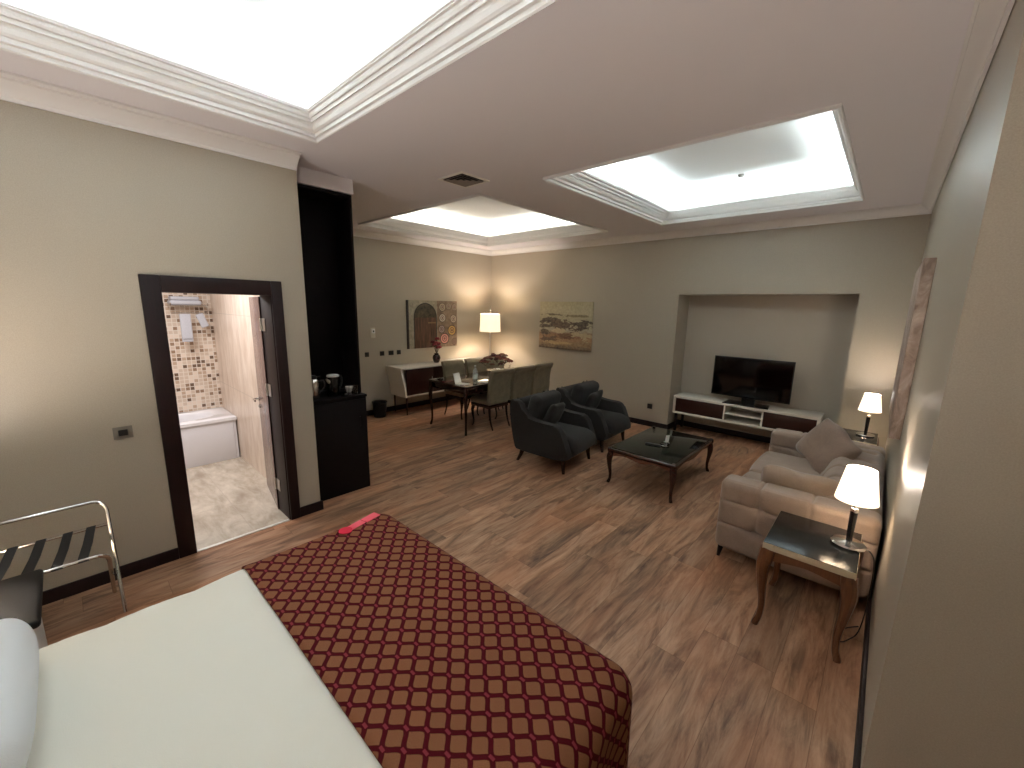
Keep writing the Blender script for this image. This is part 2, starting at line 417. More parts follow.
# ceiling with three tray openings
xs = sorted({XF-0.12, XE+0.12, *[t[0][k] for t in TRAYS for k in (0, 2)]}); ys = sorted({YB-0.12, 7.1, *[t[0][k] for t in TRAYS for k in (1, 3)]})
b = new(); vc = {}
def cv(x, y, z=ZC):
    if (x, y, z) not in vc: vc[(x, y, z)] = b.verts.new((x, y, z))
    return vc[(x, y, z)]
for i in range(len(xs)-1):
    for j in range(len(ys)-1):
        cx, cy = (xs[i]+xs[i+1])/2, (ys[j]+ys[j+1])/2
        if any(t[0][0] < cx < t[0][2] and t[0][1] < cy < t[0][3] for t in TRAYS): continue
        b.faces.new((cv(xs[i], ys[j]), cv(xs[i], ys[j+1]), cv(xs[i+1], ys[j+1]), cv(xs[i+1], ys[j])))
# shaft, recess walls and recess ceiling of each tray belong to the ceiling slab
def ring(bm, r0, z0, r1, z1, mi=0):
    c = lambda r, z: [bm.verts.new(p) for p in ((r[0], r[1], z), (r[2], r[1], z), (r[2], r[3], z), (r[0], r[3], z))]
    A, B = c(r0, z0), c(r1, z1)
    for k in range(4):
        f = bm.faces.new((A[k], A[(k+1) % 4], B[(k+1) % 4], B[k])); f.material_index = mi
gr = lambda r, g: (r[0]-g, r[1]-g, r[2]+g, r[3]+g)
for (o, i, c, wpm) in TRAYS:
    rr = gr(i, 0.10)
    ring(b, rr, ZL-0.03, rr, ZR, 1)
    f = b.faces.new([b.verts.new((x, y, ZR)) for x, y in ((rr[0], rr[1]), (rr[2], rr[1]), (rr[2], rr[3]), (rr[0], rr[3]))]); f.material_index = 1
ce = bpy.data.meshes.new('ceiling'); b.to_mesh(ce); b.free(); ce.materials.append(CEIL); ce.materials.append(RECESS)
co = bpy.data.objects.new('ceiling', ce); C.objects.link(co); co['kind'] = 'structure'; co['label'] = 'off-white ceiling with three lit recessed trays'
LED = glow('led_strip', (235, 248, 255), 3.0)
PROF = [(0, 0.005), (0, -0.020), (0.07, -0.026), (0.13, -0.020), (0.14, 0.0), (0.27, 0.0), (0.28, 0.022), (0.36, 0.022), (0.44, 0.030), (0.52, 0.048), (0.55, 0.066), (0.66, 0.060), (0.68, 0.082), (0.78, 0.078), (0.83, 0.088), (0.85, 0.112), (0.93, 0.106), (1.0, 0.110), (1.0, 0.132)]
for n, (o, i, c, wpm) in enumerate(TRAYS):
    b = new(); pts = [(tuple(o[k]+(i[k]-o[k])*t for k in range(4)), ZC+z) for t, z in PROF]
    for (ra, za), (rb, zb) in zip(pts, pts[1:]): ring(b, ra, za, rb, zb)
    ring(b, i, ZL+0.002, gr(i, 0.008), ZL+0.002); ring(b, gr(i, 0.008), ZL+0.002, gr(i, 0.008), ZL-0.028); ring(b, gr(i, 0.008), ZL-0.028, gr(i, 0.102), ZL-0.028)
    o_ = struct('trim_%d' % (n+1), b, CROWN, ['stepped white moulding around the largest ceiling tray above the bed', 'stepped white moulding around the ceiling tray above the sofa', 'stepped white moulding around the ceiling tray above the dining table'][n], smooth=False)

def crown_run(bm, p, q, nrm, h=0.09, d=0.10, z1=ZC):
    """crown moulding from p to q (x,y) along a wall whose inward normal is nrm"""
    prof = [(0.003, z1-h-0.012), (0.018, z1-h-0.012), (0.02, z1-h+0.006), (0.03, z1-h+0.012), (0.042, z1-h+0.03), (0.066, z1-h+0.052), (0.086, z1-0.028), (0.088, z1-0.016), (d, z1-0.014), (d, z1-0.001)]
    dirv = Vector((q[0]-p[0], q[1]-p[1])).normalized()
    A = [bm.verts.new((p[0]+nrm[0]*o, p[1]+nrm[1]*o, z)) for o, z in prof]; B = [bm.verts.new((q[0]+nrm[0]*o, q[1]+nrm[1]*o, z)) for o, z in prof]
    for k in range(len(prof)-1): bm.faces.new((A[k], B[k], B[k+1], A[k+1]))
    for Q in (A, B): 
        bm.faces.new(Q+[bm.verts.new((Q[-1].co-Vector((nrm[0]*d, nrm[1]*d, 0))+Vector((nrm[0]*0.003, nrm[1]*0.003, 0))))])
b = new(); crown_run(b, (XF, 2.16), (XF, YF), (1, 0)); crown_run(b, (XF, YF), (XR, YF), (0, -1)); crown_run(b, (XR, YF), (XR, YRET), (-1, 0)); crown_run(b, (XR, YRET), (XE, YRET), (0, -1))
struct('trim_5', b, CROWN, 'white crown moulding along the far and right walls')
b = new(); crown_run(b, (XB, YB), (XB, 1.462), (1, 0), 0.10, 0.14)
struct('trim_6', b, CROWN, 'white crown moulding ending above the minibar unit')

# baseboards
def board(name, segs, label):
    bm = new()
    for lo, hi in segs: box(bm, lo, hi, 0.003)
    return struct(name, bm, DARK, label)
H, D_ = 0.09, 0.018
board('baseboard_left', [((XB, YB, 0), (XB+D_, 0.385, H)), ((XB, 1.272, 0), (XB+D_, 1.462+D_, H)), ((XB-0.10, 1.462, 0), (XB, 1.462+D_-0.005, H))], 'dark baseboard along the bathroom wall')
board('baseboard_far_left', [((XF, 2.16, 0), (XF+D_, YF-D_, H))], 'dark baseboard under the sideboard wall')
board('baseboard_far', [((XF, YF-D_, 0), (NX0, YF, H)), ((NX1, YF-D_, 0), (XR, YF, H)), ((NX0, YF-D_, 0), (NX0+D_, 7.0, H)), ((NX1-D_, YF-D_, 0), (NX1, 7.0, H)), ((NX0+D_, 7.0-D_, 0), (NX1-D_, 7.0, H))], 'dark baseboard along the far wall and into the niche')
board('baseboard_right', [((XR-D_, YRET-D_, 0), (XR, YF-D_, H)), ((XR, YRET-D_, 0), (XE, YRET, H))], 'dark baseboard behind the sofa')

# ---------------------------------------------------------------- bathroom and its door
b = new(); box(b, (-6.62, -0.82, 0), (-6.5, 1.45, 2.6)); struct('wall_mosaic', b, MOSAIC, 'bathroom wall of small brown and cream mosaic tiles', smooth=False)
b = new(); box(b, (-6.5, 1.33, 0), (XB-0.14, 1.45, 2.6)); struct('wall_travertine', b, TRAVW, 'bathroom side wall of pale travertine', smooth=False)
b = new(); box(b, (-6.5, -0.82, 0), (XB-0.14, -0.70, 2.6)); struct('wall_bathroom', b, TRAVW, smooth=False)
b = new(); box(b, (-6.62, -0.82, 2.5), (XB-0.14, 1.45, 2.6)); struct('ceiling_bathroom', b, RECESS, smooth=False)
d1 = bpy.data.objects.new('door_1', None); C.objects.link(d1); d1['kind'] = 'structure'; d1['label'] = 'dark wooden bathroom door standing open'
y0, y1, zt = 0.496, 1.182, 2.005; o0, o1, ot = 0.385, 1.272, 2.12
b = new()
def casing(bm, x0, x1, a0, a1, b0, b1, t0, t1):
    """U frame: outer a0..b1.., inner a1..b0"""
    box(bm, (x0, a0, 0), (x1, a1, t1), 0.006); box(bm, (x0, b0, 0), (x1, b1, t1), 0.006); box(bm, (x0, a1, t0), (x1, b0, t1), 0.006)
casing(b, XB, XB+0.022, o0, y0, y1+0.008, o1, zt, ot)
casing(b, XB-0.265, XB, o0+0.06, y0, y1, o1-0.045, zt, ot-0.075)
finish('door_frame', b, DARK, d1)
# leaf, opened inward past the right jamb
leaf = bpy.data.objects.new('door_leaf', None)
LEAFW, LT = 0.665, 0.04
M = Matrix.Translation((XB-0.270, y1-0.010, 0)) @ Matrix.Rotation(R(-9.2), 4, 'Z')
b = new(); box(b, (-LEAFW, 0, 0.012), (0, LT, 1.995), 0.003)
LEAFM = wood('door_veneer', (112, 88, 84), (140, 114, 108), 0.22, 2, 4)
lf = finish('door_leaf', T(b, M), [LEAFM], d1)
b = new(); box(b, (-0.0, 0.002, 0.012), (0.004, LT, 1.995)); lf2 = finish('leaf_edge', T(b, M), DARK, lf)
b = new(); lathe(b, [(0.024, 0), (0.024, 0.008), (0.01, 0.01), (0.009, 0.05)], seg=16); T(b, Matrix.Rotation(R(90), 4, 'X')); T(b, Matrix.Translation((-LEAFW+0.06, 0, 0.98)))
tube(b, [(-LEAFW+0.06, -0.048, 0.98), (-LEAFW+0.10, -0.05, 0.982), (-LEAFW+0.175, -0.048, 0.98)], 0.009, 8)
g = new(); lathe(g, [(0.022, 0), (0.022, 0.008), (0.006, 0.009), (0.006, 0.014)], seg=16); T(g, Matrix.Rotation(R(90), 4, 'X')); T(g, Matrix.Translation((-LEAFW+0.06, 0, 0.90)))
finish('handle', T(b, M), CHROME, lf); finish('lock', T(g, M), CHROME, lf)
for z in (0.22, 1.12, 1.70):
    b = new(); box(b, (XB-0.262, y1-0.006, z), (XB-0.175, y1-0.001, z+0.11), 0.002); tube(b, [(XB-0.268, y1-0.010, z), (XB-0.268, y1-0.010, z+0.11)], 0.008, 8)
    finish('hinge', b, STEEL, d1)

# bathtub
t = thing('bathtub', 'white built-in bathtub seen through the open door', 'bathtub', (-6.17, 0.4, 0.006))
b = new(); box(b, (0.30, -1.05, 0.0), (0.32, 0.885, 0.50), 0.004); box(b, (0.285, 0.888, 0.0), (0.31, 0.915, 0.50)); 
finish('front_panel', b, plain('acrylic', (232, 232, 238), 0.25), t)
# rim: ring between outer rectangle and oval basin
b = new(); N = 48; cx, cy, hw, hl = 0.0, -0.05, 0.225, 0.80
def oval(s, z, k): 
    out = []
    for q in range(N):
        a = 2*pi*q/N; c_, s_ = cos(a), sin(a); e = 0.55
        out.append(b.verts.new((cx+hw*s*abs(c_)**e*(1 if c_ > 0 else -1), cy+hl*s*abs(s_)**e*(1 if s_ > 0 else -1), z)))
    return out
def rect(z, g=0.0):
    out = []
    for q in range(N):
        a = 2*pi*q/N; c_, s_ = cos(a), sin(a); m = max(abs(c_), abs(s_))
        x = c_/m; y = s_/m
        X0, X1, Y0, Y1 = -0.32+g, 0.335-g, -1.07+g, 0.925-g
        out.append(b.verts.new(((X0+X1)/2+x*(X1-X0)/2, (Y0+Y1)/2+y*(Y1-Y0)/2, z)))
    return out
rings = [rect(0.50), rect(0.535), rect(0.545, 0.012), oval(1.04, 0.545, 0), oval(1.0, 0.53, 0), oval(0.93, 0.35, 0), oval(0.82, 0.18, 0), oval(0.6, 0.13, 0)]
for A, B in zip(rings, rings[1:]):
    for q in range(N): b.faces.new((A[q], A[(q+1) % N], B[(q+1) % N], B[q]))
b.faces.new(rings[-1]); finish('basin', b, plain('tub_white', (240, 240, 244), 0.15), t, angle=50)
# towel shelf
t = thing('towel_shelf', 'chrome wall shelf high above the bathtub', 'shelf', (-6.5, 1.08, 1.86))
b = new()
for dx in (0.03, 0.09, 0.15, 0.21): tube(b, [(dx, -0.19, 0.03), (dx, 0.17, 0.03)], 0.006, 8)
for dy in (-0.19, 0.17): tube(b, [(0.002, dy, 0.03), (0.22, dy, 0.03), (0.225, dy, 0.06)], 0.007, 8)
tube(b, [(0.17, -0.19, 0.02), (0.17, -0.19, -0.06), (0.17, 0.17, -0.06), (0.17, 0.17, 0.02)], 0.006, 8)
finish('rail', b, CHROME, t)
TOWEL = speck('towel_cotton', (190, 192, 200), 0.95, 0.06, 90, 0.4)
tw = thing('folded_towel', 'folded white towel lying on the chrome shelf', 'towel', (-6.39, 1.04, 1.898), 0)
b = new(); rbox(b, (-0.10, -0.15, 0.0), (0.10, 0.16, 0.055), 0.024, 0.05, 3); rbox(b, (-0.095, -0.14, 0.056), (0.095, 0.14, 0.10), 0.02, 0.05, 3)
bb = finish('folded_towel', b, TOWEL); bb.location = tw.location; tag(bb, 'folded white towel stack lying on the chrome shelf', 'towel'); bpy.data.objects.remove(tw)
b = new(); rbox(b, (-0.012, -0.055, -0.34), (0.012, 0.055, 0.0), 0.01, 0.05, 3, disp=lambda p, n: 0.004*sin(p.y*70)*(0.3-p.z)); rbox(b, (0.014, -0.055, -0.30), (0.026, 0.05, 0.0), 0.006, 0.05, 2)
for v in b.verts: v.co.x += 0.0
bb = finish('hanging_towel', b, TOWEL); bb.location = (-6.318, 1.02, 1.79); tag(bb, 'white towel hanging from the rail under the shelf', 'towel')
b = new(); rbox(b, (-0.012, -0.04, -0.17), (0.012, 0.04, 0.0), 0.01, 0.05, 3)
bb = finish('hand_towel', b, TOWEL); bb.location = (-6.318, 1.16, 1.79); bb.rotation_euler = (R(18), 0, 0); tag(bb, 'short white hand towel on the rail, right of the long one', 'towel')

# card switch on the bathroom wall
def wall_plate(name, label, cat, loc, rz, w, h, face, insert, ins, group=None, n=1):
    t = thing(name, label, cat, loc, rz, group)      # local +X out of the wall
    b = new(); box(b, (0.0005, -w/2, -h/2), (0.010, w/2, h/2), 0.003); finish('plate', b, face, t)
    for k in range(n):
        c0 = -w/2 + w*(k+0.5)/n
        b = new(); box(b, (0.0105, c0-ins[0]/2, -ins[1]/2), (0.014, c0+ins[0]/2, ins[1]/2), 0.002); finish('insert', b, insert, t)
    return t
GREYP = plain('grey_plate', (128, 122, 112), 0.35, 0.3); BRONZ = plain('bronze_plate', (46, 38, 30), 0.4, 0.3)
wall_plate('card_switch', 'grey key-card switch with dark slot left of the bathroom door', 'switch', (XB, 0.19, 1.05), 0, 0.10, 0.085, GREYP, BLACK, (0.048, 0.042))
for (y, wdt, lab, nn) in ((3.51, 0.075, 'dark wall switch nearest to the black minibar unit', 1), (3.80, 0.085, 'dark wall switch below the thermostat, second from the minibar unit', 1), (3.98, 0.10, 'dark double wall switch left of the sideboard', 2), (4.14, 0.08, 'dark wall switch directly above the left end of the sideboard', 1)):
    wall_plate('wall_switch', lab, 'switch', (XF, y, 1.085), 0, wdt, 0.08, BRONZ, BLACK, (0.035, 0.045), 'row of dark wall switches', nn)
t = thing('thermostat', 'white wall thermostat above the row of dark switches', 'thermostat', (XF, 3.64, 1.47))
b = new(); box(b, (0.0005, -0.045, -0.10), (0.008, 0.045, 0.075), 0.003); finish('backplate', b, plain('beige_plate', (196, 188, 168), 0.5), t)
b = new(); rbox(b, (0.008, -0.030, -0.02), (0.03, 0.030, 0.055), 0.008, 0.03, 3); finish('housing', b, WHITEP, t)
b = new(); box(b, (0.0305, -0.012, 0.0), (0.033, 0.012, 0.03), 0.002); finish('screen', b, BLACK, t)
wall_plate('wall_socket', 'small black socket low on the wall left of the niche', 'socket', (-2.79, YF, 0.345), R(-90), 0.085, 0.085, BLACK, plain('socket_in', (24, 22, 20), 0.3), (0.04, 0.04))

# ceiling vent + detector
t = thing('ceiling_vent', 'square ceiling air diffuser with white frame and dark louvres', 'vent', (-3.175, 2.75, ZC))
b = new()
for (a, c) in (((-0.175, -0.175), (0.175, -0.15)), ((-0.175, 0.15), (0.175, 0.175)), ((-0.175, -0.15), (-0.15, 0.15)), ((0.15, -0.15), (0.175, 0.15))): box(b, (*a, -0.012), (*c, -0.0005), 0.003)
finish('frame', b, plain('vent_white', (236, 232, 224), 0.4), t)
for k in range(3):
    r0 = 0.135-0.042*k; b = new()
    A = [b.verts.new((x*r0, y*r0, -0.014)) for x, y in ((-1, -1), (1, -1), (1, 1), (-1, 1))]; B = [b.verts.new((x*(r0-0.03), y*(r0-0.03), -0.002)) for x, y in ((-1, -1), (1, -1), (1, 1), (-1, 1))]
    for q in range(4): b.faces.new((A[q], A[(q+1) % 4], B[(q+1) % 4], B[q]))
    o_ = finish('louvre', b, plain('louvre_grey', (140, 130, 122), 0.5), t, smooth=False); o_.modifiers.new('s', 'SOLIDIFY').thickness = 0.002
b = new(); box(b, (-0.15, -0.15, -0.0018), (0.15, 0.15, -0.0006)); finish('opening', b, plain('vent_dark', (18, 15, 14), 0.8), t)
b = new(); lathe(b, [(0.0, -0.03), (0.02, -0.03), (0.032, -0.018), (0.036, -0.0006)], seg=20); o_ = finish('smoke_detector', b, plain('det', (150, 146, 140), 0.5)); o_.location = (-1.48, 5.43, ZR); tag(o_, 'small round detector on the recessed ceiling above the sofa', 'detector')

# ---------------------------------------------------------------- minibar unit with kettle
t = thing('minibar_unit', 'tall black-brown minibar unit with open recess beside the bathroom wall', 'cabinet', (-4.15, 1.77, 0))
b = new(); box(b, (-0.25, -0.285, 0.0), (0.215, 0.285, 1.0), 0.003); finish('base_cabinet', b, BLACKC, t)
b = new(); box(b, (-0.25, -0.29, 1.001), (0.23, 0.29, 1.028), 0.004); finish('counter', b, BLACKC, t)
b = new(); box(b, (0.216, -0.275, 0.02), (0.228, 0.278, 0.985), 0.002); dd = finish('door', b, BLACKC, t)
b = new(); tube(b, [(0.229, 0.20, 0.80), (0.243, 0.20, 0.80), (0.243, 0.20, 0.70), (0.229, 0.20, 0.70)], 0.004, 6); finish('handle', b, plain('dark_metal', (40, 34, 32), 0.3, 0.8), dd)
b = new(); box(b, (-0.25, -0.285, 1.029), (-0.22, 0.285, 2.985), 0.002); finish('back_panel', b, BLACKC, t)
for s in (-1, 1):
    b = new(); box(b, (-0.219, s*0.285-0.022*(s > 0), 1.029), (0.12, s*0.285+0.022*(s < 0), 2.985), 0.002); finish('side_panel', b, BLACKC, t)
b = new(); box(b, (-0.219, -0.262, 2.96), (0.12, 0.262, 2.985), 0.002); finish('top_panel', b, BLACKC, t)
CT = 1.0285
t = thing('thermos_jug', 'shiny steel thermos jug, leftmost on the minibar counter', 'jug', (-4.06, 1.585, CT))
t.scale = (1.15, 1.15, 1.12)
b = new(); lathe(b, [(0.0, 0), (0.042, 0), (0.045, 0.01), (0.044, 0.13), (0.036, 0.165), (0.03, 0.175), (0.0, 0.176)], seg=24); finish('body', b, CHROME, t)
b = new(); lathe(b, [(0.028, 0.176), (0.03, 0.19), (0.02, 0.205), (0.0, 0.208)], seg=20); box(b, (0.0, 0.02, 0.186), (0.014, 0.06, 0.196), 0.003); finish('lid', b, BLACK, t)
b = new(); tube(b, smoothpts([(0.0, 0.040, 0.15), (0.0, 0.085, 0.15), (0.0, 0.09, 0.09), (0.0, 0.044, 0.05)], 5), 0.007, 8); finish('handle', b, BLACK, t)
t = thing('electric_kettle', 'black electric kettle with white lid on the minibar counter', 'kettle', (-4.08, 1.785, CT), R(20))
b = new(); lathe(b, [(0.0, 0), (0.07, 0), (0.07, 0.018), (0.062, 0.02), (0.066, 0.03), (0.058, 0.13), (0.048, 0.19), (0.0, 0.192)], seg=28); finish('body', b, BLACKGLOSS, t)
b = new(); lathe(b, [(0.0, 0.193), (0.056, 0.193), (0.062, 0.200), (0.055, 0.212), (0.0, 0.222)], seg=28); finish('lid', b, WHITEP, t)
b = new(); tube(b, smoothpts([(0.0, 0.046, 0.18), (0.0, 0.10, 0.185), (0.0, 0.11, 0.12), (0.0, 0.068, 0.05)], 5), [0.011]*16, 8); finish('handle', b, BLACK, t)
b = new(); tube(b, [(0.0, -0.045, 0.14), (0.0, -0.085, 0.18)], [0.02, 0.010], 10); finish('spout', b, STEEL, t)
b = new(); box(b, (-0.09, -0.10, 0), (0.09, 0.10, 0.008), 0.003); o_ = finish('serving_tray', b, BLACKGLOSS); o_.location = (-4.05, 1.925, CT); tag(o_, 'small black serving tray holding cups on the minibar counter', 'tray')
for k, (x, y, lab) in enumerate(((-4.02, 1.89, 'glass tumbler on the black tray nearest to the kettle'), (-4.0, 1.975, 'glass tumbler at the right end of the black tray'))):
    b = new(); lathe(b, [(0.0, 0), (0.024, 0), (0.030, 0.085), (0.028, 0.085), (0.0225, 0.006), (0.0, 0.006)], seg=20)
    k_ = NT('tumbler_glass'); o_ = finish('glass_tumbler', b, k_.out(Base_Color=(1, 1, 1, 1), Roughness=0.02, **{'Transmission Weight': 1.0, 'IOR': 1.45})); o_.location = (x, y, CT+0.0085); tag(o_, lab, 'glass', 'tumblers on the tray')
t = thing('coffee_cup', 'white cup standing behind the tumblers on the tray', 'cup', (-4.09, 1.95, CT+0.0085))
b = new(); lathe(b, [(0.0, 0), (0.022, 0), (0.038, 0.06), (0.034, 0.06), (0.02, 0.006), (0.0, 0.006)], seg=20); finish('cup_body', b, WHITEP, t)
b = new(); tube(b, smoothpts([(0.032, 0, 0.05), (0.055, 0, 0.045), (0.052, 0, 0.02), (0.028, 0, 0.015)], 4), 0.004, 6); finish('handle', b, WHITEP, t)

# ---------------------------------------------------------------- bed
BX0, BX1, BYH, BYF, BT = -2.40, -0.545, -0.80, 1.36, 0.555
bed = thing('bed', 'wide bed with smooth cream-white sheet in the foreground', 'bed', (0, 0, 0))
b = new(); box(b, (BX0+0.05, BYH, 0.06), (BX1-0.06, BYF-0.06, 0.30), 0.02); finish('base', b, speck('divan', (90, 70, 60), 0.9), bed)
for x in (BX0+0.15, BX1-0.15):
    for y in (BYH+0.12, BYF-0.2): finish('foot', lathe(new(), [(0.02, 0), (0.03, 0.06)], (x, y, 0), 12), DARK, bed)
def sheet_disp(p, n):
    k = 0.004*sin(p.x*9+p.y*3)*sin(p.y*7)
    if n.z < 0.6: k += (BT-p.z)*0.014*sin((p.x+p.y)*26+1.3*sin(p.x*11))
    if n.z > 0.5 and p.x < BX0+0.35 and p.y < 0.55: k += 0.006*sin(p.x*75+p.y*20)*max(0, 1-(p.x-BX0)/0.35)
    return k
k = NT('bed_linen'); v = k.pos('Object'); n1 = k.noise(v, 300, 2, 0.5); n2 = k.noise(v, 3, 4, 0.5, 0.5)
k.bump(k.math('ADD', k.math('MULTIPLY', n1, 0.1), n2), 0.35, 0.012); LINEN = k.out(Base_Color=lin((229, 226, 214)), Roughness=0.8)
b = new(); rbox(b, (BX0, BYH, 0.12), (BX1, BYF, BT), 0.085, 0.04, 5, disp=sheet_disp); finish('sheet', b, LINEN, bed, angle=60)
b = new(); box(b, (BX0-0.05, BYH-0.075, 0.0), (BX1+0.05, BYH-0.004, 1.15), 0.012); finish('headboard', b, speck('headboard_cloth', (96, 70, 58), 0.8), bed)
# runner: shell a little outside the sheet, y > 0.5
g0 = 0.010
b = new(); rbox(b, (BX0-g0, 0.30, 0.0), (BX1+g0+0.006, BYF+g0, BT+g0), 0.10, 0.03, 6, disp=lambda p, n: sheet_disp(p, n)+((BT-p.z)*0.06*max(0, n.x)*(0.6+sin(p.y*9)) if n.z < 0.7 else 0))
dl = [f for f in b.faces if (lambda c: c.y < 0.497 or c.z < 0.055)(f.calc_center_median())]
bmesh.ops.delete(b, geom=dl, context='FACES')
uvl = b.loops.layers.uv.new('UVMap'); b.normal_update()
X0, X1, Y1 = BX0-g0+0.10, BX1+g0-0.10, BYF+g0-0.10
for f in b.faces:
    for l in f.loops:
        p = l.vert.co; qx = min(max(p.x, X0), X1); qy = min(p.y, Y1); dx, dy = p.x-qx, p.y-qy; dh = math.hypot(dx, dy)
        drop = max(0.0, BT+g0-p.z)
        ext = 0 if dh < 1e-6 else (0.10*math.atan2(dh, max(1e-3, 0.10-min(drop, 0.0999))) if drop < 0.10 else 0.157+(drop-0.10))
        if dh > 1e-6: dx, dy = dx/dh, dy/dh
        l[uvl].uv = (qx+dx*ext + 0.03, qy+dy*ext + 0.02)
ro = finish('bed_runner', b, RUNNER, angle=70); mo = ro.modifiers.new('thick', 'SOLIDIFY'); mo.thickness = 0.006; mo.offset = 1
tag(ro, 'burgundy and gold ogee-patterned runner draped over the foot of the bed', 'bed runner')
# pink paper strip
PINK = plain('pink_paper', (236, 92, 108), 0.55); REDP = plain('red_paper', (214, 30, 62), 0.5)
t = thing('paper_strip', 'pink folded paper strip with red rounded end on the bed runner', 'paper', (-2.31, 1.115, 0.5735), R(104))
b = new(); box(b, (-0.10, -0.026, 0.002), (0.035, 0.030, 0.005), 0.001); finish('leaf', b, PINK, t)
b = new(); box(b, (0.038, -0.034, 0.002), (0.15, 0.026, 0.007), 0.001); finish('leaf', b, PINK, t)
b = new(); lathe(b, [(0.0, 0.0055), (0.040, 0.0055), (0.040, 0.009), (0.0, 0.009)], (-0.10, 0.0, 0), 24); finish('rounded_end', b, REDP, t)
# pillows
k = NT('pillow_linen'); n1 = k.noise(k.pos('Object'), 260, 2, 0.5); k.bump(n1, 0.25, 0.003); PILW = k.out(Base_Color=lin((224, 226, 228)), Roughness=0.85)
def bed_pillow(loc, rot, label):
    b = rbox(new(), (-0.40, -0.25, -0.085), (0.40, 0.25, 0.085), 0.084, 0.04, 5, disp=lambda p, n: 0.05*(1-(p.x/0.40)**2)*(1-(p.y/0.25)**2)*abs(n.z))
    for v in b.verts:
        rr = max(0, (abs(v.co.x)/0.40)**4*(abs(v.co.y)/0.25)**4); v.co.x *= 1-0.10*rr; v.co.y *= 1-0.14*rr
    o = finish('pillow', b, PILW, angle=70); o.location = loc; o.rotation_euler = rot; tag(o, label, 'pillow', 'pillows at the head of the bed'); return o
bed_pillow((-1.95, -0.455, 0.67), (R(4), R(0), R(0)), 'plump white pillow at the left bottom edge of the photo')

# ---------------------------------------------------------------- nightstand, bedside lamp, luggage rack
t = thing('nightstand', 'white nightstand with black rounded top beside the bed', 'nightstand', (-2.88, -0.50, 0))
b = new(); rbox(b, (-0.22, -0.24, 0.06), (0.235, 0.235, 0.50), 0.03, 0.2, 3); finish('body', b, speck('whitewash', (214, 210, 206), 0.5, 0.05, 12), t)
b = new(); rbox(b, (-0.265, -0.27, 0.502), (0.28, 0.27, 0.542), 0.019, 0.2, 3); finish('top', b, plain('dark_top', (12, 11, 11), 0.6, **{'Specular IOR Level': 0.2}), t)
for z in (0.09, 0.30):
    b = new(); box(b, (0.236, -0.20, z), (0.25, 0.20, z+0.18), 0.004); dr = finish('drawer', b, speck('whitewash2', (214, 210, 206), 0.5, 0.05, 12), t)
    b = new(); lathe(b, [(0.0, 0.0), (0.008, 0.0), (0.012, 0.015), (0.0, 0.02)], seg=12); T(b, Matrix.Translation((0.2505, 0, z+0.09)) @ Matrix.Rotation(R(90), 4, 'Y')); finish('knob', b, CHROME, dr)
for sx in (-0.18, 0.2):
    for sy in (-0.2, 0.2): finish('foot', lathe(new(), [(0.014, 0), (0.02, 0.06)], (sx, sy, 0), 10), DARK, t)

dup(t, (-0.02, -0.53, 0), R(180), 'added unseen nightstand right of the bed, carrying the fill lamp')  # unseen copy, added to carry the fill lamp
SHADE = glow('lamp_shade_lit', (255, 232, 204), 0.8, (246, 238, 222))
def shade(bm, r0, r1, z0, z1, seg=36):
    lathe(bm, [(r0, z0), (r1, z1)], seg=seg, cap=False); lathe(bm, [(r0-0.003, z0), (r1-0.003, z1)], seg=seg, cap=False)
    lathe(bm, [(r0, z0), (r0-0.003, z0)], seg=seg, cap=False); lathe(bm, [(r1, z1), (r1-0.003, z1)], seg=seg, cap=False); return bm
def table_lamp(label, loc, s=1.0, group='table lamps'):
    t = thing('table_lamp', label, 'lamp', loc, 0, group)
    b = new(); lathe(b, [(0.0, 0.0005), (0.078, 0.0005), (0.084, 0.004), (0.086, 0.012), (0.078, 0.020), (0.03, 0.026), (0.014, 0.032), (0.0, 0.032)], seg=36); finish('base', b, CHROME, t)
    b = new(); lathe(b, [(0.0, 0.0325), (0.0155, 0.0325), (0.0195, 0.215), (0.0, 0.2155)], seg=20); finish('stem', b, plain('stem_black', (20, 18, 18), 0.18), t)
    b = new(); lathe(b, [(0.020, 0.216), (0.022, 0.222), (0.019, 0.24), (0.012, 0.243), (0.008, 0.26), (0.008, 0.37), (0.0, 0.372)], seg=20); finish('collar', b, CHROME, t)
    b = new(); shade(b, 0.104, 0.072, 0.29, 0.485)
    for q in range(3): tube(b, [(0, 0, 0.475), (0.070*cos(q*2.1), 0.070*sin(q*2.1), 0.478)], 0.0018, 5)
    finish('lamp_shade', b, SHADE, t)
    b = new(); lathe(b, [(0.0, 0.373), (0.01, 0.374), (0.02, 0.395), (0.024, 0.415), (0.016, 0.435), (0.0, 0.442)], seg=16); finish('bulb', b, glow('bulb_glow', (255, 214, 160), 8), t)
    return t
tl1 = table_lamp('lit table lamp with chrome base on the side table nearest the camera', TL1)
tl2 = dup(tl1, TL2, 0.4, 'lit table lamp on the far side table by the right wall corner')
tl3 = dup(tl1, BL, 0.9, 'lit bedside lamp on the nightstand left of the bed')
dup(tl1, BR_FILL, 2.1, 'added unseen fill lamp on the nightstand right of the bed')  # added behind the camera to brighten bed and ceiling
def bulb(loc, dz, power, size=0.03, name='bulb_light'): return lamp(name, 'POINT', (loc[0], loc[1], loc[2]+dz), power, WARM, size)
bulb(TL1, 0.455, 5.5, 0.045); bulb(TL2, 0.455, 6.5, 0.045); bulb(BL, 0.455, 32); bulb(BR_FILL, 0.455, 42)  # the last bulb is added fill light

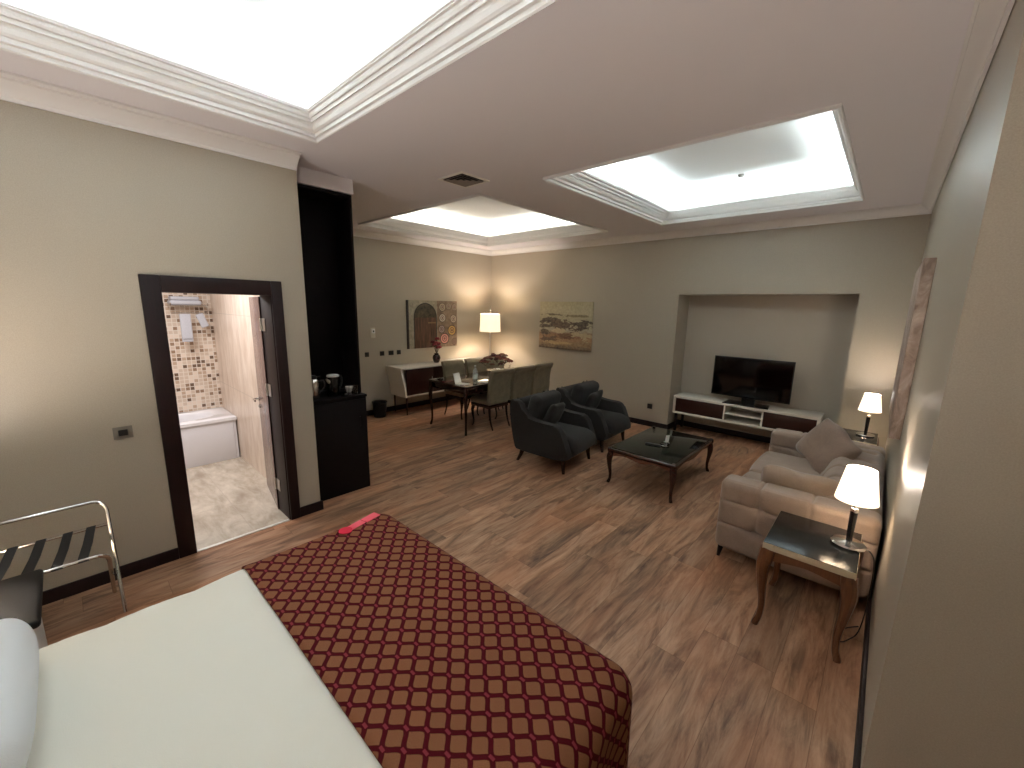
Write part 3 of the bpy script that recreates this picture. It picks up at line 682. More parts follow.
t = thing('luggage_rack', 'chrome folding luggage rack with black straps by the left wall', 'luggage rack', (0, 0, 0))
YR1, YR0 = 0.045, -0.56
def uframe(xf, xt, zt, r=0.011, raise_=None):
    pts = []; rad = 0.06
    def at(f, y): return (xf+(xt-xf)*f, y, 0.012+(zt-0.012)*f)
    pts += [at(0, YR1), at(0.5, YR1), at(1-rad/zt*1.2, YR1)]
    for q in range(1, 5):
        a = q/5*pi/2; pts.append(at(1-rad/zt*1.2*(1-sin(a)), YR1-rad*(1-cos(a))))
    pts += [at(1, YR1-rad), at(1, YR0+rad)]
    for q in range(1, 5):
        a = q/5*pi/2; pts.append(at(1-rad/zt*1.2*(1-cos(a)), YR0+rad*(1-sin(a))))
    pts += [at(1-rad/zt*1.2, YR0), at(0.5, YR0), at(0, YR0)]
    return tube(new(), pts, r, 10)
finish('back_frame', uframe(-3.30, -3.648, 0.655), CHROME, t)
YR1 -= 0.03; YR0 += 0.03
finish('front_frame', uframe(-3.60, -3.165, 0.50), CHROME, t)
YR1 += 0.03; YR0 -= 0.03
b = new(); tube(b, [(-3.572, YR0, 0.512), (-3.572, YR1, 0.512)], 0.010, 8); finish('crossbar', b, CHROME, t)
STRAP = speck('strap_black', (22, 22, 24), 0.8, 0.2, 200)
for y in (-0.055, -0.155, -0.265, -0.375, -0.48):
    b = new(); prism(b, [(-3.584, 0.503), (-3.572, 0.524), (-3.37, 0.508), (-3.165, 0.515), (-3.151, 0.497), (-3.165, 0.487), (-3.166, 0.509), (-3.37, 0.502), (-3.570, 0.5205)], 1, y-0.021, y+0.021)
    for v in b.verts: v.co.y += 0.02-0.05*(v.co.x+3.58)/0.42
    finish('strap', b, STRAP, t)

# ---------------------------------------------------------------- side tables
TABLEW = wood('honey_wood', (80, 44, 26), (124, 78, 48), 0.3, 2, 4, 0.2)
t = thing('side_table', 'wooden side table with black glass top nearest the camera', 'side table', (-0.163, 3.0, 0), 0, 'side tables beside the sofa')
TW, TD, TH = 0.222, 0.272, 0.57
b = new(); box(b, (-TW, -TD, TH-0.042), (TW, TD, TH-0.003), 0.002); finish('top', b, plain('cream_edge', (206, 190, 160), 0.4), t)
b = new(); box(b, (-TW+0.002, -TD+0.002, TH-0.0025), (TW-0.002, TD-0.002, TH), 0.001); finish('glass', b, plain('smoked_glass', (15, 16, 17), 0.2, **{'Specular IOR Level': 0.35}), t)
b = new()
for s in (-1, 1):
    # scalloped aprons
    pts = [(-TW+0.02, TH-0.043)]
    n = 12
    for q in range(n+1):
        u = q/n; pts.append((-TW+0.02+u*(2*TW-0.04), TH-0.10-0.018*abs(cos(u*pi))**1.5+0.012*sin(u*pi)))
    pts.append((TW-0.02, TH-0.043)); prism(b, pts[::-1], 1, s*(TD-0.025)-0.01, s*(TD-0.025)+0.01)
    pts = [(-TD+0.02, TH-0.043)]
    for q in range(n+1):
        u = q/n; pts.append((-TD+0.02+u*(2*TD-0.04), TH-0.10-0.018*abs(cos(u*pi))**1.5+0.012*sin(u*pi)))
    pts.append((TD-0.02, TH-0.043)); prism(b, pts, 0, s*(TW-0.025)-0.01, s*(TW-0.025)+0.01)
finish('apron', b, TABLEW, t)
for sx in (-1, 1):
    for sy in (-1, 1):
        b = new(); cabriole(b, sx*(TW-0.03), sy*(TD-0.03), TH-0.043, sx, sy, 0.040, 0.017, 0.04); finish('leg', b, TABLEW, t)
dup(t, (-0.14, 6.02, 0), 0, 'dark-topped side table between sofa end and far wall')
# lamp cable
b = new(); tube(b, smoothpts([(0.075, 3.03, 0.575), (0.10, 3.03, 0.58), (0.13, 3.05, 0.50), (0.135, 3.05, 0.25), (0.12, 3.04, 0.05), (0.08, 2.98, 0.006), (0.045, 2.93, 0.006), (0.03, 3.02, 0.006), (0.07, 3.10, 0.006), (0.12, 3.14, 0.02)], 5), 0.0035, 6)
o_ = finish('lamp_cord', b, BLACK); tag(o_, 'thin dark cord hanging behind the nearer side table', 'cord')

# ---------------------------------------------------------------- sofa
SOFA = velvet('sofa_velvet', (158, 136, 120), 0.12, 0.25, 0.7)
sx0, sx1, sy0, sy1, sh = -0.80, 0.145, 3.30, 5.36, 0.665
t = thing('sofa', 'long taupe velvet sofa with tufted back against the right wall', 'sofa', (0, 0, 0))
def grooves(lines, width=0.010, depth=0.016):
    def f(c): return -sum(depth*math.exp(-((c-l)/width)**2) for l in lines)
    return f
gz = grooves([0.31, 0.50]); gx = grooves([-0.53, -0.22])
BUT = [(-0.53, 0.50), (-0.22, 0.50), (-0.53, 0.31), (-0.22, 0.31)]
def arm_disp(p, n):
    if abs(n.y) < 0.5: 
        return gx(p.x)*max(0, n.z)
    d = gz(p.z)+gx(p.x)*(0.7 if p.z > 0.31 else 0)
    for bx, bz in BUT: d -= 0.022*math.exp(-((p.x-bx)**2+(p.z-bz)**2)/0.0014)
    return d+0.012*(1-((p.x+0.34)/0.46)**2)
b = new(); rbox(b, (sx0, sy0+0.012, 0.10), (sx1, sy0+0.22, sh), 0.05, 0.0095, 5, disp=arm_disp); finish('armrest', b, SOFA, t, angle=80)
b = new(); rbox(b, (sx0, sy1-0.22, 0.10), (sx1, sy1-0.012, sh), 0.05, 0.0095, 5, disp=arm_disp); finish('armrest', b, SOFA, t, angle=80)
def back_disp(p, n):
    d = 0.0
    ys = [3.72, 4.02, 4.33, 4.64, 4.95]
    if n.x < 0.3: 
        s = p.z if n.x < -0.6 else 0.66+p.x
        for yy in ys: d -= 0.022*math.exp(-((p.y-yy)/0.016)**2)
        for k_, yy in enumerate(ys):
            for zz in (0.54, 0.72): d -= 0.020*math.exp(-(((p.y-yy)**2+(s-zz)**2)/0.0016))
    return d
b = new(); rbox(b, (-0.30, sy0+0.225, 0.12), (sx1, sy1-0.225, sh+0.012), 0.085, 0.014, 6, disp=back_disp)
for v in b.verts:   # inner face leans back
    if v.co.x < 0.0: v.co.x += 0.10*max(0, (v.co.z-0.42)/0.25)*(1-(v.co.x+0.30)/0.30 if v.co.x > -0.30 else 1)
finish('backrest', b, SOFA, t, angle=80)
for yy in (3.72, 4.02, 4.33, 4.64, 4.95):
    finish('tufting_button', lathe(new(), [(0.0, 0.0), (0.012, 0.0), (0.010, 0.006), (0.0, 0.008)], (-0.06, yy, sh-0.012), 12), SOFA, t)
for k_, (a, c) in enumerate(((sy0+0.225, 4.335), (4.34, sy1-0.225))):
    b = new(); rbox(b, (-0.82, a, 0.262), (-0.285, c, 0.44), 0.05, 0.05, 4, disp=lambda p, n: (0.018*(1-((p.y-(a+c)/2)/((c-a)/2))**2) if n.z > 0.3 else 0)); finish('seat_cushion', b, SOFA, t, angle=80)
b = new(); rbox(b, (-0.775, sy0+0.225, 0.10), (-0.305, sy1-0.225, 0.258), 0.02, 0.3, 3); finish('seat_base', b, SOFA, t)
for x in (-0.755, 0.07):
    for y in (sy0+0.07, sy1-0.07):
        b = new(); lathe(b, [(0.012, 0), (0.022, 0.10)], (0, 0, 0), 12)
        for v in b.verts:
            if v.co.z < 0.05: v.co.x += -0.012 if x < -0.3 else 0.008
        T(b, Matrix.Translation((x, y, 0))); finish('leg', b, DARK, t)
CUSH = velvet('cushion_taupe', (150, 126, 110), 0.15, 0.3, 0.75); CUSH2 = velvet('cushion_beige', (170, 148, 130), 0.12, 0.3, 0.7)
def scatter(label, w, h, tk, mat, M, cat='cushion', group=None, seed=1):
    o = finish('scatter_cushion', pillow_bm(w, h, tk, 20, 0.02, seed=seed), mat, angle=80); o.matrix_world = M; tag(o, label, cat, group); return o
Rm = lambda a, ax: Matrix.Rotation(R(a), 4, ax)
scatter('grey-taupe cushion standing on its corner against the far sofa arm', 0.47, 0.45, 0.15, CUSH, Matrix.Translation((-0.28, 4.80, 0.675)) @ Rm(-32, 'Z') @ Rm(-16, 'X') @ Rm(30, 'Y'), group='cushions on the sofa', seed=3)
scatter('beige cushion lying flat against the near sofa arm', 0.50, 0.34, 0.14, CUSH2, Matrix.Translation((-0.34, 3.62, 0.625)) @ Rm(4, 'Z') @ Rm(20, 'X') @ Rm(2, 'Y'), group='cushions on the sofa', seed=5)

# ---------------------------------------------------------------- paintings
def painting(name, label, w, h, d, loc, rz, mat, front_only=True):
    t = thing(name, label, 'painting', loc, rz)     # local: +Y into the room, X right, Z up
    b = new(); box(b, (-w/2, 0.002, -h/2), (w/2, d, h/2), 0.004); finish('canvas', b, mat, t)
    for (a, c) in (((-w/2+0.02, -h/2+0.02), (-w/2+0.05, h/2-0.02)), ((w/2-0.05, -h/2+0.02), (w/2-0.02, h/2-0.02))): finish('stretcher', box(new(), (a[0], 0.0003, a[1]), (c[0], 0.0018, c[1])), TABLEW, t)
    return t
def boats_mat():
    k = NT('harbour_canvas'); v = k.pos('Object'); sp = k.n('ShaderNodeSeparateXYZ', Vector=v); X, Z = sp.outputs[0], sp.outputs[2]
    n = k.noise(k.n('ShaderNodeMapping', Vector=v, Scale=(1, 1, 3)).outputs[0], 5, 6, 0.6, 0.6); f = k.noise(v, 25, 4, 0.6)
    zz = k.math('ADD', Z, k.math('MULTIPLY', k.math('SUBTRACT', n, 0.5), 0.28))
    h = k.math('ADD', k.math('DIVIDE', zz, 0.9), 0.5)
    base = k.ramp(h, [(0.0, lin((84, 66, 60))), (0.12, lin((158, 128, 94))), (0.22, lin((180, 136, 98))), (0.33, lin((140, 92, 68))), (0.42, lin((184, 174, 150))), (0.62, lin((176, 164, 134))), (0.78, lin((182, 170, 138))), (1.0, lin((172, 160, 126)))])
    def blob(cx, cz, rx, rz, amt=0.35):
        a = k.math('POWER', k.math('DIVIDE', k.math('SUBTRACT', X, cx), rx), 2.0); c = k.math('POWER', k.math('DIVIDE', k.math('SUBTRACT', Z, cz), rz), 2.0)
        d = k.math('ADD', k.math('SQRT', k.math('ADD', a, c)), k.math('MULTIPLY', k.math('SUBTRACT', n, 0.5), 5.0))
        return k.math('LESS_THAN', d, 1.0)
    for (cx, cz, rx, rz, c) in ((0.30, 0.02, 0.30, 0.11, (58, 42, 42)), (0.0, -0.02, 0.32, 0.11, (82, 56, 48)), (-0.42, 0.02, 0.19, 0.07, (48, 30, 32)), (0.46, -0.13, 0.12, 0.05, (70, 48, 40)), (0.1, -0.1, 0.2, 0.05, (206, 186, 150)), (0.25, 0.2, 0.25, 0.02, (96, 84, 62)), (-0.3, 0.19, 0.22, 0.02, (120, 108, 78)), (-0.08, -0.2, 0.22, 0.05, (112, 70, 48)), (0.38, -0.27, 0.2, 0.05, (92, 60, 52)), (-0.38, -0.17, 0.2, 0.06, (196, 176, 138)), (0.15, -0.33, 0.25, 0.03, (200, 168, 120))):
        base = k.mix(blob(cx, cz, rx, rz), base, lin(c))
    base = k.mix(0.25, base, k.ramp(f, [(0.3, lin((96, 78, 62))), (0.7, lin((208, 194, 158)))]))
    k.bump(f, 0.2, 0.003); return k.out(Base_Color=base, Roughness=0.6)
painting('harbour_painting', 'unframed painting of dark boats on pale water, right of the floor lamp', 1.22, 0.905, 0.03, (-4.59, YF, 1.61), R(180), boats_mat())
def arch_mat():
    k = NT('arch_canvas'); v = k.pos('Object'); sp = k.n('ShaderNodeSeparateXYZ', Vector=v); X, Z = sp.outputs[0], sp.outputs[2]   # X: -0.6..0.6, near end of the picture at +X after rotation
    n = k.noise(v, 14, 5, 0.6, 0.5); plank = k.noise(k.n('ShaderNodeMapping', Vector=v, Scale=(1, 1, 0.12)).outputs[0], 24, 4, 0.6)
    U = k.math('MULTIPLY', X, -1.0)                                # left (viewer) = -0.6
    base = k.ramp(n, [(0.3, lin((126, 116, 96))), (0.7, lin((166, 156, 134)))])
    right = k.math('GREATER_THAN', U, 0.09)
    base = k.mix(right, base, k.ramp(n, [(0.3, lin((98, 78, 62))), (0.7, lin((150, 128, 106)))]))
    base = k.mix(k.math('LESS_THAN', U, -0.56), base, lin((44, 36, 28)))
    cx = -0.185; dx = k.math('ABSOLUTE', k.math('SUBTRACT', U, cx))
    dr = k.math('SQRT', k.math('ADD', k.math('POWER', k.math('SUBTRACT', U, cx), 2.0), k.math('POWER', k.math('MAXIMUM', 0.0, k.math('SUBTRACT', Z, 0.14)), 2.0)))
    arch = k.math('LESS_THAN', dr, 0.245); ring = k.math('LESS_THAN', dr, 0.265)
    base = k.mix(ring, base, lin((48, 40, 30)))
    base = k.mix(arch, base, k.ramp(plank, [(0.3, lin((58, 38, 28))), (0.7, lin((120, 84, 62)))]))
    tym = k.math('MULTIPLY', arch, k.math('GREATER_THAN', Z, 0.13))
    base = k.mix(tym, base, k.ramp(n, [(0.35, lin((44, 36, 26))), (0.65, lin((92, 80, 56)))]))
    cut = k.math('LESS_THAN', k.math('ABSOLUTE', k.math('SUBTRACT', Z, 0.03)), 0.012)
    base = k.mix(k.math('MULTIPLY', arch, k.math('MULTIPLY', cut, k.math('GREATER_THAN', U, -0.13))), base, lin((140, 110, 72)))
    for (u_, z_, r_, c) in ((0.22, 0.33, 0.085, (176, 158, 132)), (0.38, 0.35, 0.07, (160, 142, 120)), (0.53, 0.33, 0.075, (158, 138, 118)), (0.22, 0.12, 0.085, (196, 182, 166)), (0.50, 0.10, 0.085, (186, 168, 148)), (0.20, -0.10, 0.08, (170, 150, 146)), (0.46, -0.13, 0.105, (206, 164, 90)), (0.27, -0.29, 0.11, (196, 134, 124)), (0.52, -0.36, 0.07, (120, 96, 78))):
        d = k.math('SQRT', k.math('ADD', k.math('POWER', k.math('SUBTRACT', U, u_), 2.0), k.math('POWER', k.math('SUBTRACT', Z, z_), 2.0)))
        base = k.mix(k.math('LESS_THAN', d, r_), base, lin((58, 42, 36)))
        base = k.mix(k.math('LESS_THAN', d, r_*0.86), base, lin(c))
        base = k.mix(k.math('LESS_THAN', k.math('ABSOLUTE', k.math('SUBTRACT', d, r_*0.5)), r_*0.08), base, lin((90, 72, 66)))
        base = k.mix(k.math('LESS_THAN', d, r_*0.22), base, lin((104, 70, 66)))
    k.bump(n, 0.15, 0.002); return k.out(Base_Color=base, Roughness=0.6)
painting('arch_painting', 'unframed painting of an arched door and decorative plates above the sideboard', 1.19, 0.905, 0.035, (XF, 4.915, 1.585), R(-90), arch_mat())
k = NT('stone_canvas'); v = k.pos('Object'); n = k.noise(k.n('ShaderNodeMapping', Vector=v, Scale=(1, 1, 0.5)).outputs[0], 11, 6, 0.65, 0.8)
k.bump(n, 0.3, 0.004); STONEC = k.out(Base_Color=k.ramp(n, [(0.3, lin((96, 76, 66))), (0.5, lin((158, 136, 122))), (0.7, lin((196, 178, 164)))]), Roughness=0.55)
painting('side_painting', 'deep-edged mottled brown painting on the right wall above the sofa', 1.30, 1.225, 0.062, (XR, 4.50, 1.70), R(90), STONEC)

# ---------------------------------------------------------------- TV unit and television
TVD = wood('tv_drawer', (36, 14, 10), (58, 26, 18), 0.3, 0, 4)
t = thing('tv_unit', 'long low white tv unit with dark drawers in the niche', 'tv unit', (-1.455, 6.77, 0))
W2, z0, z1, f0, f1 = 0.965, 0.30, 0.59, -0.205, 0.195
b = new(); box(b, (-W2, f0, z1-0.035), (W2, f1, z1), 0.004); box(b, (-W2, f0, z0), (W2, f1, z0+0.032), 0.004)
for s in (-1, 1): box(b, (s*W2-0.035*(s > 0), f0, z0+0.032), (s*W2+0.035*(s < 0), f1, z1-0.035), 0.002)
box(b, (-W2+0.036, f1-0.012, z0+0.033), (W2-0.036, f1-0.002, z1-0.036))
for x in (-0.20, 0.30): box(b, (x-0.01, f0+0.006, z0+0.0325), (x+0.01, f1-0.013, z1-0.0355))
finish('body', b, LACQ, t)
b = new(); box(b, (-0.188, f0+0.02, z0+0.125), (0.288, f1-0.014, z0+0.14), 0.002); finish('shelf', b, LACQ, t)
for (a, c) in ((-W2+0.038, -0.213), (0.313, W2-0.038)):
    b = new(); box(b, (a, f0+0.004, z0+0.036), (c, f0+0.024, z1-0.039), 0.002); finish('drawer_front', b, TVD, t)
for x in (-W2+0.05, W2-0.05):
    for y in (f0+0.04, f1-0.05):
        b = new(); box(b, (x-0.018, y-0.018, 0), (x+0.018, y+0.018, z0-0.001), 0.002); finish('leg', b, DARK, t)
t = thing('television', 'flat black television on the white tv unit', 'television', (-1.395, 6.75, 0.5905))
b = new(); box(b, (-0.52, -0.012, 0.085), (0.52, 0.012, 0.685), 0.006); rbox(b, (-0.40, 0.012, 0.14), (0.40, 0.045, 0.55), 0.012, 0.2, 3); finish('housing', b, BLACK, t)
b = new(); box(b, (-0.506, -0.0135, 0.105), (0.506, -0.0122, 0.673)); finish('screen', b, plain('tv_glass', (3, 3, 4), 0.06), t)
b = new(); prism(b, [(-0.30, -0.19), (0.30, -0.19), (0.27, 0.08), (-0.27, 0.08)], 2, 0.0, 0.014, 0.003); rbox(b, (-0.09, -0.006, 0.012), (0.09, 0.03, 0.13), 0.01, 0.1, 3); finish('stand', b, plain('tv_stand', (16, 20, 20), 0.15), t)

# ---------------------------------------------------------------- coffee table
MAHO = wood('mahogany', (34, 14, 10), (68, 32, 24), 0.22, 0, 4, 0.4)
t = thing('coffee_table', 'low rectangular coffee table with dark glass top between armchairs and sofa', 'coffee table', (-1.765, 4.58, 0))
cw, cl, ch = 0.385, 0.605, 0.42
b = new(); box(b, (-cw, -cl, ch-0.05), (cw, cl, ch-0.006), 0.014, 3); finish('top_frame', b, MAHO, t)
b = new(); box(b, (-cw+0.028, -cl+0.028, ch-0.0055), (cw-0.028, cl-0.028, ch), 0.002); finish('glass', b, plain('green_glass', (20, 26, 22), 0.07), t)
b = new()
for s in (-1, 1):
    n = 14
    for (half, ax, off) in ((cw, 1, cl), (cl, 0, cw)):
        pts = [(-half+0.03, ch-0.051)]
        for q in range(n+1):
            u = q/n; pts.append((-half+0.03+u*(2*half-0.06), ch-0.085-0.014*cos(4*pi*u)))
        pts.append((half-0.03, ch-0.051)); prism(b, pts[::-1], ax, s*(off-0.035)-0.01, s*(off-0.035)+0.01)
finish('apron', b, wood('apron_wood', (84, 48, 38), (130, 82, 64), 0.25, 0, 4, 0.3), t)
for sx in (-1, 1):
    for sy in (-1, 1):
        b = lathe(new(), [(0.0, ch-0.052), (0.026, ch-0.052), (0.032, ch-0.035), (0.030, ch-0.01), (0.018, ch+0.001), (0.0, ch+0.003)], (sx*(cw-0.026), sy*(cl-0.026), 0), 16)
        finish('corner_block', b, MAHO, t)
for sx in (-1, 1):
    for sy in (-1, 1):
        b = new(); cabriole(b, sx*(cw-0.035), sy*(cl-0.035), ch-0.052, sx, sy, 0.034, 0.015, 0.03); finish('leg', b, MAHO, t)
b = new(); rbox(b, (-0.085, -0.022, 0), (0.085, 0.022, 0.018), 0.008, 0.05, 3); o_ = finish('remote_control', b, BLACK); o_.location = (-1.81, 4.41, ch+0.0005); o_.rotation_euler = (0, 0, R(12)); tag(o_, 'black remote control lying on the coffee table', 'remote control')
b = new(); K = NT('clear_glass'); CG = K.out(Base_Color=(1, 1, 1, 1), Roughness=0.02, **{'Transmission Weight': 1.0, 'IOR': 1.45})
lathe(b, [(0.0, 0), (0.045, 0), (0.052, 0.02), (0.048, 0.024), (0.04, 0.008), (0.0, 0.008)], seg=24); o_ = finish('glass_ashtray', b, CG); o_.location = (-1.71, 4.50, ch+0.0005); tag(o_, 'small clear glass dish on the coffee table', 'dish')
b = new()
prism(b, [(-0.03, 0.0), (0.03, 0.0), (0.028, 0.003), (0.004, 0.003), (0.018, 0.09), (0.015, 0.092), (-0.002, 0.004), (-0.03, 0.003)], 1, -0.022, 0.022)
o_ = finish('folded_card', b, WHITEP, smooth=False); o_.location = (-1.735, 4.62, ch+0.0005); o_.rotation_euler = (0, 0, R(-40)); tag(o_, 'small white folded card standing on the coffee table', 'card')

# ---------------------------------------------------------------- armchairs (front = local +X)
ARM = velvet('charcoal_fabric', (39, 37, 36), 0.16, 0.05, 0.9, 12)
def make_armchair(label, loc, rz):
    deep = lambda bm: T(bm, Matrix.Diagonal((1.07, 1, 1, 1)))
    t = thing('armchair', label, 'armchair', loc, rz, 'charcoal armchairs')
    side = smoothpts([(-0.34, 0.18), (0.20, 0.17), (0.345, 0.20), (0.36, 0.25), (0.30, 0.42), (0.235, 0.555), (0.17, 0.582), (0.02, 0.585), (-0.13, 0.605), (-0.22, 0.65), (-0.27, 0.74), (-0.315, 0.80), (-0.385, 0.805), (-0.425, 0.78), (-0.415, 0.55), (-0.38, 0.32), (-0.34, 0.18)], 3)[:-1]
    for s in (-1, 1):
        b = new(); y0_, y1_ = (s*0.39, s*0.285); prism(b, side[::-1], 1, min(y0_, y1_), max(y0_, y1_), 0.022, 3)
        for v in b.verts: v.co.y += s*0.02*max(0, (v.co.z-0.3))/0.3 * (0.5-0.5*min(1, max(0, v.co.x+0.3)/0.5))
        finish('armrest', deep(b), ARM, t, angle=60)
    b = new(); rbox(b, (-0.40, -0.284, 0.18), (-0.29, 0.284, 0.80), 0.05, 0.08, 4)
    for v in b.verts: v.co.x += -0.05*max(0, (v.co.z-0.3)/0.5)+0.04*(1-max(0, (v.co.z-0.18)/0.6))
    finish('backrest', deep(b), ARM, t, angle=60)
    b = new(); rbox(b, (-0.30, -0.283, 0.17), (0.33, 0.283, 0.275), 0.03, 0.1, 3); finish('seat_base', deep(b), ARM, t, angle=60)
    b = new(); rbox(b, (-0.27, -0.278, 0.278), (0.40, 0.278, 0.44), 0.06, 0.05, 4, disp=lambda p, n: 0.015*(1-(p.y/0.28)**2) if n.z > 0.2 or n.x > 0.4 else 0)
    for v in b.verts:
        if v.co.x > 0.28: v.co.z -= 0.05*((v.co.x-0.28)/0.12)
    finish('seat_cushion', deep(b), ARM, t, angle=70)
    b = T(rbox(new(), (-0.285, -0.085, -0.24), (0.285, 0.085, 0.21), 0.07, 0.05, 4, disp=lambda p, n: 0.02*(1-(p.x/0.285)**2)*(1-(p.z/0.24)**2)*abs(n.y)), Matrix.Translation((-0.215, 0.0, 0.665)) @ Rm(90, 'Z') @ Rm(15, 'X')); finish('back_cushion', b, ARM, t, angle=80)
    for (x, y, dx) in ((0.27, 0.32, 0.02), (0.27, -0.32, 0.02), (-0.29, 0.30, -0.07), (-0.29, -0.30, -0.07)):
        b = new(); tube(b, [(x+dx, y*1.03, 0.0), (x+dx*0.4, y, 0.09), (x, y, 0.172)], [0.017, 0.023, 0.030], 10); finish('leg', deep(b), MAHO, t)
    return t
make_armchair('charcoal armchair with slanted cushion, nearer to the camera', (-2.955, 4.115, 0), R(5))
A2 = [o for o in C.objects if o.get('category') == 'armchair'][0]
dup(A2, (-3.0, 5.135, 0), R(2), 'charcoal armchair behind the nearer one, by the far wall')
def on_chair(cx, cy, rz, lx, ly, lz, yawl, tilt, roll, label, seed):
    M = Matrix.Translation((cx, cy, 0)) @ Rm(rz, 'Z') @ Matrix.Translation((lx, ly, lz)) @ Rm(90+yawl, 'Z') @ Rm(tilt, 'X') @ Rm(roll, 'Y')
    scatter(label, 0.36, 0.34, 0.12, velvet('charcoal_cushion_%d' % seed, (48, 46, 44), 0.12, 0.06, 0.9, 12), M, group='cushions on the armchairs', seed=seed)
on_chair(-2.98, 4.115, 5, -0.02, -0.02, 0.605, 0, 24, 4, 'small charcoal cushion on the armchair nearer to the camera', 11)
on_chair(-3.03, 5.12, 2, -0.03, 0.02, 0.60, 0, 24, -8, 'small charcoal cushion on the armchair by the far wall', 12)

# ---------------------------------------------------------------- dining group
TBLD = wood('dining_dark', (30, 12, 10), (52, 22, 18), 0.12, 1, 4, 0.5)
DY0, DY1 = 3.93, 6.0; DXC = -4.975
t = thing('dining_table', 'dark glossy dining table with curved legs', 'dining table', (DXC, (DY0+DY1)/2, 0))
hw_, hl_ = 0.465, (DY1-DY0)/2
b = new(); box(b, (-hw_, -hl_, 0.725), (hw_, hl_, 0.76), 0.008, 3); finish('tabletop', b, TBLD, t)
b = new()
for s in (-1, 1):
    box(b, (-hw_+0.05, s*(hl_-0.05)-0.012, 0.635), (hw_-0.05, s*(hl_-0.05)+0.012, 0.7245), 0.003); box(b, (s*(hw_-0.05)-0.012, -hl_+0.065, 0.635), (s*(hw_-0.05)+0.012, hl_-0.065, 0.7245), 0.003)
finish('apron', b, TBLD, t)
for sx in (-1, 1):
    for sy in (-1, 1):
        b = new(); cabriole(b, sx*(hw_-0.04), sy*(hl_-0.04), 0.7245, sx, sy, 0.036, 0.016, 0.035); finish('leg', b, TBLD, t)
VELV = velvet('dining_velvet', (122, 110, 86), 0.22, 0.2, 0.75, 9)
def make_dining(label, loc, rz):       # front = local +X
    t = thing('dining_chair', label, 'dining chair', loc, rz, 'velvet dining chairs')
    b = new(); rbox(b, (-0.22, -0.23, 0.40), (0.225, 0.23, 0.485), 0.03, 0.06, 4, disp=lambda p, n: 0.012*(1-(p.y/0.23)**2) if n.z > 0.3 else 0); finish('seat', b, VELV, t, angle=60)
    b = new(); box(b, (-0.215, -0.222, 0.345), (0.215, 0.222, 0.399), 0.006); finish('seat_frame', b, TBLD, t)
    prof = smoothpts([(-0.235, 0.44), (-0.245, 0.60), (-0.262, 0.78), (-0.285, 0.89), (-0.315, 0.925), (-0.325, 0.955), (-0.30, 0.975), (-0.262, 0.965), (-0.225, 0.90), (-0.198, 0.78), (-0.182, 0.60), (-0.175, 0.49), (-0.20, 0.44)], 3)[:-1]
    b = new(); prism(b, prof[::-1], 1, -0.232, 0.232, 0.010, 2); finish('backrest', b, VELV, t, angle=60)
    for s in (-1, 1):
        b = new(); cabriole(b, 0.185, s*0.19, 0.345, 1, s*0.4, 0.028, 0.012, 0.035); finish('leg', b, TBLD, t)
        b = new(); P = smoothpts([(-0.195, 0.345, 0.02), (-0.20, 0.25, 0.018), (-0.225, 0.13, 0.015), (-0.275, 0.0, 0.012)], 3); tube(b, [(p[0], s*0.195, max(0, p[1])) for p in P], [p[2] for p in P], 8); finish('leg', b, TBLD, t)
    return t
RX, LX = -4.70, -5.47
d0 = make_dining('velvet dining chair on the armchair side, nearest to the camera', (RX, 4.62, 0), R(180))
dup(d0, (RX, 5.16, 0), R(180), 'velvet dining chair on the armchair side, middle of three')
dup(d0, (RX, 5.68, 0), R(180), 'velvet dining chair on the armchair side, closest to the far wall')
dup(d0, (LX, 4.70, 0), 0, 'velvet dining chair on the sideboard side, nearest to the camera')
dup(d0, (LX, 5.24, 0), 0, 'velvet dining chair on the sideboard side, middle of three')
dup(d0, (LX-0.02, 5.76, 0), 0, 'velvet dining chair on the sideboard side behind the flowers')

ZT = 0.7605
# flower bowl
t = thing('flower_bowl', 'dried dusky-red flower arrangement in a silver bowl on the dining table', 'flowers', (-4.93, 5.02, ZT))
b = new(); lathe(b, [(0.0, 0), (0.06, 0), (0.05, 0.012), (0.025, 0.03), (0.06, 0.05), (0.14, 0.075), (0.19, 0.105), (0.185, 0.108), (0.13, 0.085), (0.0, 0.06)], seg=32); finish('bowl', b, CHROME, t)
rn = random.Random(4)
LEAFD = speck('dry_foliage', (70, 50, 38), 0.85, 0.3, 30); cols = [speck('petal_%d' % q, c, 0.8, 0.25, 40) for q, c in enumerate(((92, 34, 32), (120, 62, 50), (72, 24, 28), (110, 72, 56)))]
b = new()
for q in range(46):
    a = rn.uniform(0, 6.28); r = rn.uniform(0.03, 0.26); z = 0.10+0.26*(1-(r/0.32)**2)*rn.uniform(0.3, 1)
    c = Vector((r*cos(a)*0.85, r*sin(a)*1.1, z)); d = Vector((cos(a), sin(a), rn.uniform(-0.1, 0.8))).normalized()*rn.uniform(0.05, 0.09); s = d.cross(Vector((0, 0, 1))).normalized()*0.014
    m = c+d*0.5+Vector((0, 0, 0.01)); V_ = [b.verts.new(p) for p in (c, m+s, c+d, m-s)]; V2 = b.verts.new(m-Vector((0, 0, 0.012)))
    for q2 in range(4): b.faces.new((V_[q2], V_[(q2+1) % 4], V2))
    b.faces.new(V_)
finish('foliage', b, LEAFD, t, smooth=False)['kind'] = 'stuff'
